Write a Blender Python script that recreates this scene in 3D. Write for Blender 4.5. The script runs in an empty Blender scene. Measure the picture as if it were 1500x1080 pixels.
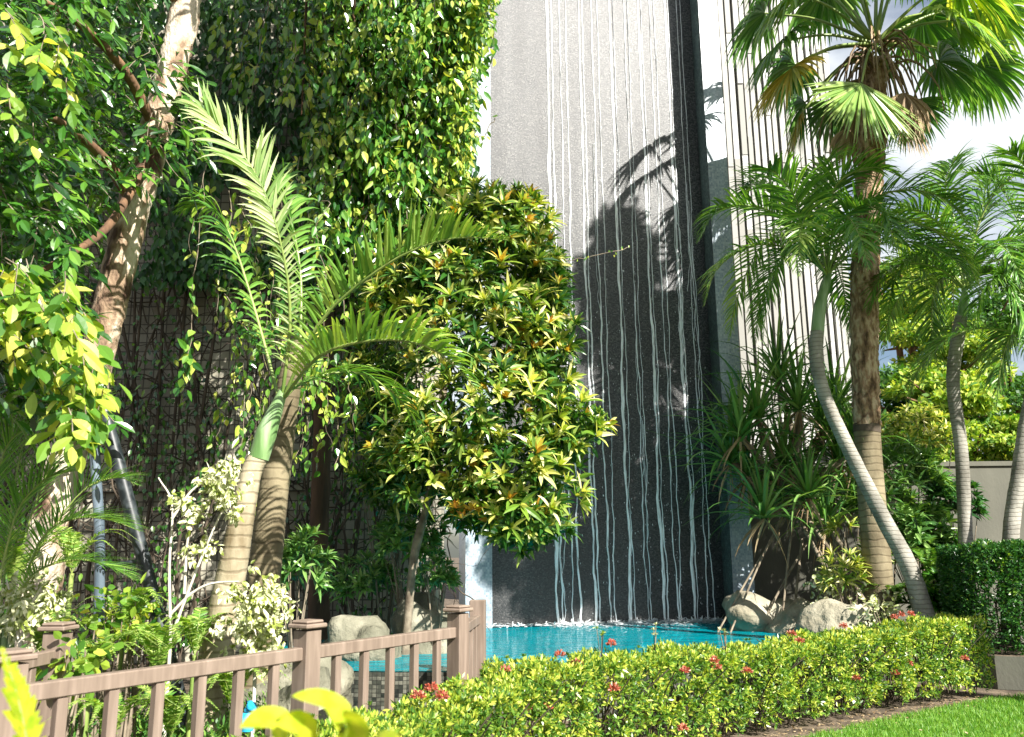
import bpy, math
import numpy as np
R = math.radians
rng = np.random.default_rng(11)
UP = np.array([0., 0., 1.])
scene = bpy.context.scene
col = scene.collection

# ------------------------------------------------------------------ camera
CAM = np.array([0., 0., 1.65]); F = 1250.; TH = math.atan(263/F); RO = R(.5)
fw = np.array([0, math.cos(TH), math.sin(TH)]); u0 = np.array([0, -math.sin(TH), math.cos(TH)]); r0 = np.array([1., 0, 0])
cu = u0*math.cos(RO)+r0*math.sin(RO); cr = r0*math.cos(RO)-u0*math.sin(RO)
def W(px, py, Y):
    d = fw+cr*((px-750)/F)+cu*((540-py)/F)
    return CAM+d*(Y/d[1])
def G(px, py, z=0.):
    d = fw+cr*((px-750)/F)+cu*((540-py)/F)
    return CAM+d*((z-CAM[2])/d[2])
def C(pts, Y):
    """world curve through picture points; Y a number or a per point list"""
    if np.isscalar(Y): Y = [Y]*len(pts)
    return np.array([W(p[0], p[1], y) for p, y in zip(pts, Y)])
SAZ, SEL = R(41), R(38)      # sun: to the right behind the camera
SUN = np.array([math.sin(SAZ)*math.cos(SEL), -math.cos(SAZ)*math.cos(SEL), math.sin(SEL)])

def nrm(a):
    a = np.asarray(a, float)
    return a/np.maximum(np.linalg.norm(a, axis=-1, keepdims=True), 1e-9)
def rnd(n): return nrm(rng.normal(size=(n, 3)))
def U(a, b, n=None): return rng.uniform(a, b, n)
def spline(pts, n):
    P = np.asarray(pts, float)
    if len(P) == 2: P = np.array([P[0], (P[0]+P[1])/2, P[1]])
    Q = np.vstack([2*P[0]-P[1], P, 2*P[-1]-P[-2]]); k = len(P)-1
    t = np.linspace(0, k-1e-6, n); i = t.astype(int); f = (t-i)[:, None]
    a, b, c, d = Q[i], Q[i+1], Q[i+2], Q[i+3]
    return .5*((2*b)+(-a+c)*f+(2*a-5*b+4*c-d)*f**2+(-a+3*b-3*c+d)*f**3)

# ------------------------------------------------------------------ mesh collector
class M:
    def __init__(s): s.v = []; s.f = []; s.m = []; s.n = 0; s.sm = []
    def add(s, V, Fc, mat=0, smooth=False):
        V = np.asarray(V, float).reshape(-1, 3); Fc = np.asarray(Fc, int)
        s.v.append(V); s.f.append(Fc+s.n); s.n += len(V)
        s.m.append(np.full(len(Fc), mat)); s.sm.append(np.full(len(Fc), smooth))
    def blades(s, P, D, N, L, Wd, prof=(.15, .8, 1, .7, .03), droop=0., fold=0., mat=0):
        P = np.atleast_2d(np.asarray(P, float)).copy(); n = len(P)
        D = nrm(np.broadcast_to(D, (n, 3))).copy(); N = nrm(np.broadcast_to(N, (n, 3)))
        L = np.broadcast_to(L, n)[:, None]; Wd = np.broadcast_to(Wd, n)[:, None]
        dr = np.broadcast_to(droop, n)[:, None]
        k = len(prof); rows = []
        for i in range(k):
            sd = nrm(np.cross(D, N)); nn = np.cross(sd, D); w = Wd*prof[i]/2
            if fold: rows += [P-sd*w+nn*w*fold, P, P+sd*w+nn*w*fold]
            else: rows += [P-sd*w, P+sd*w]
            P = P+D*L/(k-1)
            D = nrm(D+np.array([0, 0, -1.])*dr*(i+1)/k)
        c = 3 if fold else 2
        V = np.stack(rows, 1).reshape(-1, 3)
        q = []
        for i in range(k-1):
            for j in range(c-1):
                a = i*c+j; q.append([a, a+1, a+c+1, a+c])
        Fc = (np.array(q)[None]+(np.arange(n)*k*c)[:, None, None]).reshape(-1, 4)
        s.add(V, Fc, mat)
    def tube(s, pts, r, n=8, mat=0, seg=None, cap=True, bump=0.):
        pts = np.asarray(pts, float)
        seg = seg or max(3, len(pts)*4)
        Q = spline(pts, seg); r = np.atleast_1d(np.asarray(r, float))
        rr = np.interp(np.linspace(0, 1, seg), np.linspace(0, 1, len(r)), r) if len(r) > 1 else np.full(seg, r[0])
        T = nrm(np.gradient(Q, axis=0)); a = np.cross(T[0], UP)
        if np.linalg.norm(a) < .1: a = np.cross(T[0], [1., 0, 0])
        a = nrm(a); V = []
        ang = np.arange(n)/n*2*math.pi
        for i in range(seg):
            a = nrm(a-T[i]*np.dot(a, T[i])); b = np.cross(T[i], a)
            k = 1+bump*rng.normal(size=(n, 1)) if bump else 1
            V.append(Q[i]+rr[i]*k*(np.cos(ang)[:, None]*a+np.sin(ang)[:, None]*b))
        V = np.array(V).reshape(-1, 3); i, j = np.meshgrid(np.arange(seg-1), np.arange(n), indexing='ij')
        i = i.ravel(); j = j.ravel(); j2 = (j+1) % n
        Fc = np.stack([i*n+j, i*n+j2, (i+1)*n+j2, (i+1)*n+j], 1)
        s.add(V, Fc, mat, True)
        if cap and n > 4:
            e = [[k, (k+1) % n, (n-1-k) % n, (n-k) % n] for k in range(1, n//2)]
            tp = (seg-1)*n
            fc = [[0, 1, n-1, n-1]]+[]
            for base in (0, tp):
                cen = V[base:base+n].mean(0); vv = np.vstack([V[base:base+n], cen])
                s.add(vv, [[k, (k+1) % n, n, n] for k in range(n)], mat, False)
    def box(s, c, sz, rz=0., mat=0, bev=0.):
        c = np.asarray(c, float); hx, hy, hz = np.asarray(sz, float)/2
        b = min(bev, hx*.8, hy*.8, hz*.8)
        ca, sa = math.cos(rz), math.sin(rz)
        if b <= 0:
            V = np.array([[x, y, z] for z in (-hz, hz) for x, y in ((-hx, -hy), (hx, -hy), (hx, hy), (-hx, hy))])
            Fc = [[3, 2, 1, 0], [4, 5, 6, 7]]+[[k, (k+1) % 4, 4+(k+1) % 4, 4+k] for k in range(4)]
        else:
            def ring(ix, z):
                x, y = hx-ix, hy-ix; q = max(b-ix, 0.001)
                return [[-x+q, -y, z], [x-q, -y, z], [x, -y+q, z], [x, y-q, z], [x-q, y, z], [-x+q, y, z], [-x, y-q, z], [-x, -y+q, z]]
            V = np.array(ring(b, -hz)+ring(0, -hz+b)+ring(0, hz-b)+ring(b, hz))
            Fc = []
            for l in range(3):
                for k in range(8): Fc.append([l*8+k, l*8+(k+1) % 8, (l+1)*8+(k+1) % 8, (l+1)*8+k])
            for l, o in ((3, 1), (0, -1)):
                a = [l*8+k for k in range(8)]
                for q in ([a[7], a[0], a[1], a[2]], [a[6], a[7], a[2], a[3]], [a[5], a[6], a[3], a[4]]): Fc.append(q[::o])
        V = V@np.array([[ca, sa, 0], [-sa, ca, 0], [0, 0, 1]])+c
        s.add(V, Fc, mat)
    def prism(s, poly, z0, z1, mat=0):
        poly = np.asarray(poly, float); n = len(poly)
        V = [[x, y, z] for z in (z0, z1) for x, y in poly]
        s.add(V, [[k, (k+1) % n, n+(k+1) % n, n+k] for k in range(n)], mat)
    def fan(s, poly, z, mat=0):
        poly = np.asarray(poly, float); n = len(poly); c = poly.mean(0)
        V = [[x, y, z] for x, y in poly]+[[c[0], c[1], z]]
        s.add(V, [[k, (k+1) % n, n, n] for k in range(n)], mat)
    def build(s, name, mats, parent=None):
        if not isinstance(mats, (list, tuple)): mats = [mats]
        V = np.concatenate(s.v); Fc = np.concatenate(s.f); mi = np.concatenate(s.m); sm = np.concatenate(s.sm)
        if parent is not None: V = V-np.array(WL[parent.name])
        tri = Fc[:, 2] == Fc[:, 3]
        cnt = np.where(tri, 3, 4); st = np.concatenate([[0], np.cumsum(cnt)[:-1]])
        mask = np.ones(Fc.shape, bool); mask[tri, 3] = False
        loops = Fc[mask]
        me = bpy.data.meshes.new(name); me.vertices.add(len(V)); me.vertices.foreach_set('co', V.astype('f').ravel())
        me.loops.add(len(loops)); me.loops.foreach_set('vertex_index', loops.astype('i'))
        me.polygons.add(len(Fc)); me.polygons.foreach_set('loop_start', st.astype('i')); me.polygons.foreach_set('loop_total', cnt.astype('i'))
        for m in mats: me.materials.append(m)
        me.polygons.foreach_set('material_index', mi.astype('i')); me.polygons.foreach_set('use_smooth', sm)
        me.update(calc_edges=True); me.validate()
        o = bpy.data.objects.new(name, me); col.objects.link(o)
        WL[o.name] = WL[parent.name] if parent is not None else np.zeros(3)
        if parent is not None: o.parent = parent
        return o
WL = {}
def tag(o, label=None, cat=None, group=None, kind=None):
    if label: o['label'] = label
    if cat: o['category'] = cat
    if group: o['group'] = group
    if kind: o['kind'] = kind
    return o
def thing(name, loc, label, cat, group=None):
    o = bpy.data.objects.new(name, None); col.objects.link(o); o.location = [float(v) for v in loc]
    o.empty_display_size = .2
    WL[o.name] = np.array(loc, float)
    return tag(o, label, cat, group)

# ------------------------------------------------------------------ materials
def mat(name):
    m = bpy.data.materials.new(name); m.use_nodes = True; nt = m.node_tree
    return m, nt, nt.nodes['Principled BSDF'], nt.nodes['Material Output']
def nd(nt, t, **k):
    n = nt.nodes.new(t)
    for a, b in k.items():
        if a in n.inputs.keys() if isinstance(a, str) else False: n.inputs[a].default_value = b
        else: setattr(n, a, b)
    return n
def ramp(nt, stops, interp='LINEAR'):
    r = nt.nodes.new('ShaderNodeValToRGB'); e = r.color_ramp; e.interpolation = interp
    while len(e.elements) < len(stops): e.elements.new(.5)
    for k, (p, c) in enumerate(stops):
        e.elements[k].position = p; e.elements[k].color = (*c, 1) if len(c) == 3 else c
    return r
def coords(nt, scale=(1, 1, 1), kind='Object'):
    tc = nt.nodes.new('ShaderNodeTexCoord'); mp = nt.nodes.new('ShaderNodeMapping'); mp.inputs['Scale'].default_value = scale
    nt.links.new(tc.outputs[kind], mp.inputs['Vector']); return mp.outputs[0]
def leafmat(name, stops, rough=.38, trans=.35, tint=(1.5, 1.5, .5), spec=.5, noise=0):
    m, nt, b, out = mat(name); L = nt.links
    g = nt.nodes.new('ShaderNodeNewGeometry'); r = ramp(nt, stops); L.new(g.outputs['Random Per Island'], r.inputs[0])
    c = r.outputs[0]
    if noise:   # blotchy variegation
        n = nd(nt, 'ShaderNodeTexNoise'); n.inputs['Scale'].default_value = noise; L.new(coords(nt), n.inputs['Vector'])
        rr = ramp(nt, [(.42, (.35, .42, .12) if noise < 30 else (.72, .85, .6)), (.55, (1, 1, 1))]); L.new(n.outputs[0], rr.inputs[0])
        mx = nt.nodes.new('ShaderNodeMixRGB'); mx.blend_type = 'MULTIPLY'; mx.inputs[0].default_value = 1
        L.new(c, mx.inputs[1]); L.new(rr.outputs[0], mx.inputs[2]); c = mx.outputs[0]
    L.new(c, b.inputs['Base Color']); b.inputs['Roughness'].default_value = rough; b.inputs['Specular IOR Level'].default_value = spec
    if trans:
        t = nt.nodes.new('ShaderNodeBsdfTranslucent'); mx = nt.nodes.new('ShaderNodeMixRGB'); mx.blend_type = 'MULTIPLY'; mx.inputs[0].default_value = 1
        mx.inputs[2].default_value = (*tint, 1); L.new(c, mx.inputs[1]); L.new(mx.outputs[0], t.inputs[0])
        ms = nt.nodes.new('ShaderNodeMixShader'); ms.inputs[0].default_value = trans
        L.new(b.outputs[0], ms.inputs[1]); L.new(t.outputs[0], ms.inputs[2]); L.new(ms.outputs[0], out.inputs[0])
    return m
def rough_mat(name, stops, scale=4, stretch=(1, 1, 1), rough=.8, bump=.3, detail=6, bscale=None, wave=None, dist=.02):
    m, nt, b, out = mat(name); L = nt.links
    v = coords(nt, stretch)
    n = nd(nt, 'ShaderNodeTexNoise'); n.inputs['Scale'].default_value = scale; n.inputs['Detail'].default_value = detail; L.new(v, n.inputs['Vector'])
    r = ramp(nt, stops); L.new(n.outputs[0], r.inputs[0]); L.new(r.outputs[0], b.inputs['Base Color']); b.inputs['Roughness'].default_value = rough
    n2 = nd(nt, 'ShaderNodeTexNoise'); n2.inputs['Scale'].default_value = bscale or scale*4; n2.inputs['Detail'].default_value = 8; L.new(v, n2.inputs['Vector'])
    bp = nt.nodes.new('ShaderNodeBump'); bp.inputs['Strength'].default_value = bump; bp.inputs['Distance'].default_value = dist
    L.new(n2.outputs[0], bp.inputs['Height']); L.new(bp.outputs[0], b.inputs['Normal'])
    if wave:   # rings up a palm trunk
        w = nd(nt, 'ShaderNodeTexWave'); w.bands_direction = 'Z'; w.inputs['Scale'].default_value = wave; w.inputs['Distortion'].default_value = 3.2; w.inputs['Detail'].default_value = 2; w.inputs['Detail Scale'].default_value = 1.2
        L.new(coords(nt), w.inputs['Vector'])
        rr = ramp(nt, [(0, (.5, .46, .4)), (.22, (1, 1, 1))]); L.new(w.outputs[0], rr.inputs[0])
        mx = nt.nodes.new('ShaderNodeMixRGB'); mx.blend_type = 'MULTIPLY'; mx.inputs[0].default_value = .62
        L.new(r.outputs[0], mx.inputs[1]); L.new(rr.outputs[0], mx.inputs[2]); L.new(mx.outputs[0], b.inputs['Base Color'])
        ad = nt.nodes.new('ShaderNodeMath'); ad.operation = 'ADD'; L.new(n2.outputs[0], ad.inputs[0]); L.new(rr.outputs[0], ad.inputs[1]); L.new(ad.outputs[0], bp.inputs['Height'])
    return m

g3 = lambda *a: [(i/(len(a)-1), c) for i, c in enumerate(a)]
MT = {}
MT['tree_leaf'] = leafmat('tree_leaf', g3((.012, .055, .01), (.03, .11, .012), (.06, .19, .02), (.18, .34, .04)), .26, .3, spec=.9)
MT['bright_leaf'] = leafmat('bright_leaf', g3((.03, .12, .02), (.12, .26, .03), (.35, .48, .06), (.62, .60, .12)), .35, .4)
MT['vine_leaf'] = leafmat('vine_leaf', g3((.012, .06, .012), (.04, .16, .02), (.10, .26, .03), (.22, .38, .06), (.5, .55, .10)), .22, .32, spec=.8)
MT['croton'] = leafmat('croton', g3((.03, .11, .015), (.15, .27, .03), (.34, .42, .06), (.56, .55, .14), (.78, .74, .42)), .3, .3)
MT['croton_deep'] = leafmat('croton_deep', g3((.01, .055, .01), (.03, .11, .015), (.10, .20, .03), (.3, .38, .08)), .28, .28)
MT['croton_red'] = leafmat('croton_red', g3((.38, .18, .03), (.52, .36, .04), (.55, .48, .06)), .3, .3, (1.3, 1, .5))
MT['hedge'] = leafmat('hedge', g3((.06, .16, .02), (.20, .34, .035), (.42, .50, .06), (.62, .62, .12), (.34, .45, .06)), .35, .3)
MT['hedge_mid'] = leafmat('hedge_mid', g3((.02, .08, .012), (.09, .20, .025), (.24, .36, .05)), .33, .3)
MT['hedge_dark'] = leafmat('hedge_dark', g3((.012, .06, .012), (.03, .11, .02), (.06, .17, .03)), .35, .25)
MT['palm'] = leafmat('palm', g3((.05, .15, .025), (.11, .26, .04), (.24, .40, .08)), .3, .3)
MT['palm_pale'] = leafmat('palm_pale', g3((.08, .22, .03), (.22, .38, .06), (.42, .52, .14)), .28, .3, spec=.7)
MT['frond_light'] = leafmat('frond_light', g3((.20, .36, .10), (.38, .48, .20), (.62, .66, .42)), .22, .35, spec=.9)
MT['fan'] = leafmat('fan', g3((.05, .16, .03), (.10, .25, .045), (.20, .35, .08)), .3, .3)
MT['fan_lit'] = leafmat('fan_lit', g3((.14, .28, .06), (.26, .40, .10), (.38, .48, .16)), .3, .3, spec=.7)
MT['dry'] = leafmat('dry', g3((.16, .10, .05), (.34, .24, .13), (.48, .37, .22)), .6, .15, (1.2, 1, .6))
MT['yellowing'] = leafmat('yellowing', g3((.25, .25, .03), (.50, .36, .04), (.20, .28, .04)), .4, .3)
MT['pandan'] = leafmat('pandan', g3((.04, .12, .03), (.11, .25, .05), (.28, .42, .13)), .28, .25)
MT['cream'] = leafmat('cream', g3((.42, .48, .22), (.72, .72, .48), (.85, .82, .62)), .4, .25, (1.1, 1.1, .8), noise=16)
MT['fern'] = leafmat('fern', g3((.08, .22, .03), (.25, .42, .06), (.52, .62, .18)), .4, .4)
MT['lime'] = leafmat('lime', g3((.42, .52, .03), (.55, .60, .04), (.62, .62, .05)), .35, .45)
MT['lime'] = leafmat('lime', g3((.36, .48, .03), (.5, .56, .04), (.6, .6, .05)), .35, .45, noise=38)
MT['far_leaf'] = leafmat('far_leaf', g3((.04, .13, .02), (.16, .30, .03), (.34, .46, .05), (.55, .58, .12)), .45, .35)
MT['far_dark'] = leafmat('far_dark', g3((.02, .08, .015), (.05, .15, .02), (.12, .24, .03)), .45, .3)
MT['cover'] = leafmat('cover', g3((.03, .11, .02), (.07, .20, .03), (.22, .36, .06)), .4, .3)
MT['grass'] = leafmat('grass', g3((.07, .20, .02), (.13, .30, .03), (.26, .40, .06)), .5, .35)
MT['petal'] = leafmat('petal', g3((.42, .05, .03), (.52, .17, .11), (.6, .32, .22)), .5, .3, (1, .8, .7))
MT['green_stem'] = rough_mat('green_stem', [(.38, (.10, .20, .06)), (.5, (.20, .32, .13)), (.62, (.30, .42, .24))], 9, (1, 1, .12), .38, .25, 8, 20)
MT['rachis'] = rough_mat('rachis', [(.3, (.12, .2, .04)), (.7, (.3, .36, .1))], 3, rough=.4, bump=.05)
MT['bark'] = rough_mat('bark', [(.36, (.07, .035, .02)), (.46, (.32, .22, .14)), (.56, (.60, .51, .40))], 5, (1, 1, .45), .9, .9, 8, 30, dist=.04)
MT['bark_brown'] = rough_mat('bark_brown', [(.35, (.07, .035, .018)), (.65, (.22, .12, .06))], 6, (1, 1, .2), .9, .7)
MT['ring_trunk'] = rough_mat('ring_trunk', [(.35, (.17, .13, .07)), (.62, (.40, .35, .24))], 5, (1, 1, .5), .75, .4, wave=3.4)
MT['ring_grey'] = rough_mat('ring_grey', [(.35, (.15, .14, .115)), (.65, (.34, .325, .28))], 4, (1, 1, .7), .8, .4, wave=5.5)
MT['ring_tan'] = rough_mat('ring_tan', [(.35, (.11, .085, .045)), (.65, (.24, .20, .12))], 4, (1, 1, .6), .85, .4, wave=3.1)
MT['dark_bark'] = rough_mat('dark_bark', [(.35, (.035, .02, .01)), (.65, (.10, .055, .03))], 6, (1, 1, .2), .9, .7)
MT['fibre'] = rough_mat('fibre', [(.32, (.08, .045, .022)), (.48, (.32, .20, .115)), (.62, (.58, .44, .30))], 9, (1.6, 1.6, .5), .95, 1., 9, 22, dist=.06)
MT['twig'] = rough_mat('twig', [(.3, (.10, .075, .05)), (.7, (.30, .25, .18))], 8, rough=.9)
MT['dark_twig'] = rough_mat('dark_twig', [(.3, (.03, .022, .015)), (.7, (.10, .075, .05))], 5, rough=.9)
MT['pale_twig'] = rough_mat('pale_twig', [(.3, (.42, .38, .30)), (.7, (.68, .64, .55))], 8, rough=.8)
MT['rock'] = rough_mat('rock', [(.3, (.07, .07, .045)), (.52, (.16, .155, .11)), (.7, (.28, .265, .20))], 2.6, rough=.85, bump=1., detail=12, bscale=7, dist=.08)
MT['rock_pale'] = rough_mat('rock_pale', [(.3, (.17, .15, .10)), (.52, (.31, .285, .21)), (.7, (.44, .41, .32))], 2.6, rough=.85, bump=1., detail=12, bscale=7, dist=.08)
MT['soil'] = rough_mat('soil', [(.35, (.05, .035, .022)), (.65, (.16, .12, .08))], 5, rough=.95, bump=.8, bscale=30)
MT['lawn'] = rough_mat('lawn', [(.35, (.08, .19, .02)), (.65, (.16, .30, .04))], 12, rough=.9, bump=.8, bscale=80)
MT['concrete'] = rough_mat('concrete', [(.3, (.085, .084, .066)), (.7, (.13, .128, .10))], 1.5, (1, 1, .5), .9, .2, 8, 30)
MT['pale_wood'] = rough_mat('pale_wood', [(.3, (.15, .11, .083)), (.55, (.20, .15, .115)), (.7, (.25, .19, .15))], 4, (6, 6, .6), .62, .15, 5, 40, dist=.004)
MT['wood_cap'] = rough_mat('wood_cap', [(.3, (.17, .125, .095)), (.7, (.27, .205, .16))], 8, rough=.6, bump=.15, bscale=40, dist=.004)
MT['blue_plastic'] = rough_mat('blue_plastic', [(.3, (.02, .35, .60)), (.7, (.03, .42, .68))], 5, rough=.4, bump=.1)
def pipe_mat():
    m, nt, b, o = mat('black_pipe'); n = nd(nt, 'ShaderNodeTexNoise'); n.inputs['Scale'].default_value = 14; nt.links.new(coords(nt), n.inputs[0])
    r = ramp(nt, [(.4, (.008, .012, .014)), (.7, (.05, .06, .065))]); nt.links.new(n.outputs[0], r.inputs[0]); nt.links.new(r.outputs[0], b.inputs['Base Color'])
    b.inputs['Roughness'].default_value = .42; return m
MT['pipe'] = pipe_mat(); MT['pipe_sheen'] = rough_mat('pipe_sheen', [(.3, (.06, .085, .11)), (.7, (.15, .19, .23))], 5, (1, 1, .3), .3, .05)  # left pole: bluish highlight of the black pipe put into its base colour

def mosaic(name, stops, tile=.03, rough=.35, grout=(.03, .03, .03), bump=.5, stain=True, axes='xz', wet=False):
    """small square tiles of uneven tone laid in rows (world x/z plane)"""
    m, nt, b, o = mat(name); L = nt.links
    tc = nt.nodes.new('ShaderNodeTexCoord'); sp = nt.nodes.new('ShaderNodeSeparateXYZ'); L.new(tc.outputs['Object'], sp.inputs[0])
    ad = nt.nodes.new('ShaderNodeMath'); ad.operation = 'ADD'; L.new(sp.outputs[0], ad.inputs[0]); L.new(sp.outputs[1], ad.inputs[1])
    cb = nt.nodes.new('ShaderNodeCombineXYZ'); L.new(ad.outputs[0], cb.inputs[0]); L.new(sp.outputs[2], cb.inputs[1])
    br = nt.nodes.new('ShaderNodeTexBrick'); L.new(cb.outputs[0], br.inputs['Vector'])
    br.offset = 0. if axes == 'grid' else .5; br.inputs['Scale'].default_value = 1/tile
    br.inputs['Brick Width'].default_value = 1. if axes == 'grid' else 1.6; br.inputs['Row Height'].default_value = 1.
    br.inputs['Mortar Size'].default_value = .07; br.inputs['Bias'].default_value = 0
    br.inputs['Color1'].default_value = (0, 0, 0, 1); br.inputs['Color2'].default_value = (1, 1, 1, 1); br.inputs['Mortar'].default_value = (0, 0, 0, 1)
    wn = nd(nt, 'ShaderNodeTexNoise'); wn.inputs['Scale'].default_value = .9/tile; wn.inputs['Detail'].default_value = 3; L.new(cb.outputs[0], wn.inputs['Vector'])
    mx0 = nt.nodes.new('ShaderNodeMixRGB'); mx0.inputs[0].default_value = .5 if axes == 'grid' else .72; L.new(br.outputs[0], mx0.inputs[1]); L.new(wn.outputs[0], mx0.inputs[2])
    r = ramp(nt, stops); L.new(mx0.outputs[0], r.inputs[0]); c = r.outputs[0]
    mg = nt.nodes.new('ShaderNodeMixRGB'); L.new(br.outputs['Fac'], mg.inputs[0]); L.new(c, mg.inputs[1]); mg.inputs[2].default_value = (*grout, 1); c = mg.outputs[0]
    if stain:   # mineral staining running down
        n = nd(nt, 'ShaderNodeTexNoise'); n.inputs['Scale'].default_value = 1.; n.inputs['Detail'].default_value = 6; L.new(coords(nt, (3, 3, .25)), n.inputs['Vector'])
        rr = ramp(nt, [(.3, (.62, .62, .62)), (.65, (1.1, 1.1, 1.1))]); L.new(n.outputs[0], rr.inputs[0])
        mx = nt.nodes.new('ShaderNodeMixRGB'); mx.blend_type = 'MULTIPLY'; mx.inputs[0].default_value = 1; L.new(c, mx.inputs[1]); L.new(rr.outputs[0], mx.inputs[2]); c = mx.outputs[0]
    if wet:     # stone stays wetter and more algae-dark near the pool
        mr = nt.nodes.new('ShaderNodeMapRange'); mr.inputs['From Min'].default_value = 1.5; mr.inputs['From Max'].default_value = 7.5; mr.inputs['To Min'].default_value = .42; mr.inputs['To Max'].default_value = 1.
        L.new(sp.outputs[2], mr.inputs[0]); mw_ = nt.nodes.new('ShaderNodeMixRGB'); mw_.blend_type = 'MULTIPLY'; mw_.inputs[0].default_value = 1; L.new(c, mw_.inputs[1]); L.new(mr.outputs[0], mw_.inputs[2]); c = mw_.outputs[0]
    L.new(c, b.inputs['Base Color']); b.inputs['Roughness'].default_value = rough
    bp = nt.nodes.new('ShaderNodeBump'); bp.inputs['Strength'].default_value = bump; bp.inputs['Distance'].default_value = .01
    L.new(mx0.outputs[0], bp.inputs['Height']); L.new(bp.outputs[0], b.inputs['Normal'])
    return m
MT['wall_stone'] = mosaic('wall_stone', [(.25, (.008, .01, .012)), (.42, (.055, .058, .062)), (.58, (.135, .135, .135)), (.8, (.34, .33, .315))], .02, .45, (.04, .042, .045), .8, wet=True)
MT['pier_tile'] = mosaic('pier_tile', [(.25, (.08, .12, .13)), (.5, (.24, .30, .31)), (.75, (.5, .56, .57))], .035, .3, (.16, .19, .2), .2, axes='grid')
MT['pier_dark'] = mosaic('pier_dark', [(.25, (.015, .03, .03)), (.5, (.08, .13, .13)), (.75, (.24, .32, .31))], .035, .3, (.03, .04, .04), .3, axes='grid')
MT['pier_front'] = mosaic('pier_front', [(.25, (.24, .30, .37)), (.5, (.34, .41, .47)), (.75, (.50, .56, .60))], .035, .3, (.36, .42, .47), .12, axes='grid')
MT['pool_outer'] = mosaic('pool_outer', [(.25, (.015, .02, .018)), (.5, (.07, .075, .06)), (.75, (.2, .2, .16))], .04, .35, (.02, .02, .018), .3, axes='grid')
MT['pool_tile'] = mosaic('pool_tile', [(.2, (.0, .22, .32)), (.5, (.01, .46, .56)), (.8, (.10, .75, .80))], .12, .35, (.1, .5, .55), .1, False, 'grid')
MT['wall_cream'] = mosaic('wall_cream', [(.2, (.30, .28, .21)), (.5, (.40, .375, .29)), (.8, (.50, .47, .38))], .15, .7, (.12, .11, .085), .1, axes='grid')

def stream_mat():
    m, nt, b, o = mat('falling_water'); L = nt.links
    b.inputs['Base Color'].default_value = (.9, .93, .95, 1); b.inputs['Roughness'].default_value = .35
    n = nd(nt, 'ShaderNodeTexNoise'); n.inputs['Scale'].default_value = 1; n.inputs['Detail'].default_value = 6; L.new(coords(nt, (60, 60, 5)), n.inputs['Vector'])
    r = ramp(nt, [(.3, (.35, .35, .35)), (.5, (1, 1, 1))]); L.new(n.outputs[0], r.inputs[0])
    t = nt.nodes.new('ShaderNodeBsdfTransparent'); ms = nt.nodes.new('ShaderNodeMixShader')
    L.new(r.outputs[0], ms.inputs[0]); L.new(t.outputs[0], ms.inputs[1]); L.new(b.outputs[0], ms.inputs[2]); L.new(ms.outputs[0], o.inputs[0])
    n2 = nd(nt, 'ShaderNodeTexNoise'); n2.inputs['Scale'].default_value = 60; L.new(coords(nt), n2.inputs['Vector'])
    bp = nt.nodes.new('ShaderNodeBump'); bp.inputs['Strength'].default_value = .4; bp.inputs['Distance'].default_value = .01; L.new(n2.outputs[0], bp.inputs['Height']); L.new(bp.outputs[0], b.inputs['Normal'])
    return m
MT['stream'] = stream_mat()
def water_mat():
    m, nt, b, o = mat('pool_water'); L = nt.links; nt.nodes.remove(b)
    t = nt.nodes.new('ShaderNodeBsdfTransparent'); t.inputs[0].default_value = (.45, .93, .96, 1)
    g = nt.nodes.new('ShaderNodeBsdfGlossy'); g.inputs['Roughness'].default_value = .05
    n = nd(nt, 'ShaderNodeTexNoise'); n.inputs['Scale'].default_value = 1; n.inputs['Detail'].default_value = 4; L.new(coords(nt, (2., 6.5, 6)), n.inputs['Vector'])
    bp = nt.nodes.new('ShaderNodeBump'); bp.inputs['Strength'].default_value = 1.; bp.inputs['Distance'].default_value = .12; L.new(n.outputs[0], bp.inputs['Height'])
    fr = nt.nodes.new('ShaderNodeFresnel'); fr.inputs[0].default_value = 1.33
    L.new(bp.outputs[0], g.inputs['Normal']); L.new(bp.outputs[0], fr.inputs['Normal'])
    df = nt.nodes.new('ShaderNodeBsdfDiffuse'); df.inputs[0].default_value = (.0, .44, .54, 1); L.new(bp.outputs[0], df.inputs['Normal'])
    m0 = nt.nodes.new('ShaderNodeMixShader'); m0.inputs[0].default_value = .38; L.new(t.outputs[0], m0.inputs[1]); L.new(df.outputs[0], m0.inputs[2])
    fm = nt.nodes.new('ShaderNodeMath'); fm.operation = 'MULTIPLY'; fm.inputs[1].default_value = .85; L.new(fr.outputs[0], fm.inputs[0])
    ms = nt.nodes.new('ShaderNodeMixShader'); L.new(fm.outputs[0], ms.inputs[0]); L.new(m0.outputs[0], ms.inputs[1]); L.new(g.outputs[0], ms.inputs[2]); L.new(ms.outputs[0], o.inputs[0])
    return m
MT['water'] = water_mat()
MT['facade'] = rough_mat('facade', [(.3, (.20, .19, .155)), (.7, (.25, .24, .20))], .6, (1, 1, .2), .8, .05)
MT['slat'] = leafmat('slat', g3((.22, .215, .19), (.30, .295, .27), (.40, .395, .37), (.55, .55, .54)), .6, 0)
MT['slat_shadow'] = rough_mat('slat_shadow', [(.3, (.22, .21, .18)), (.7, (.28, .26, .22))], 1, rough=.8)

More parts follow.
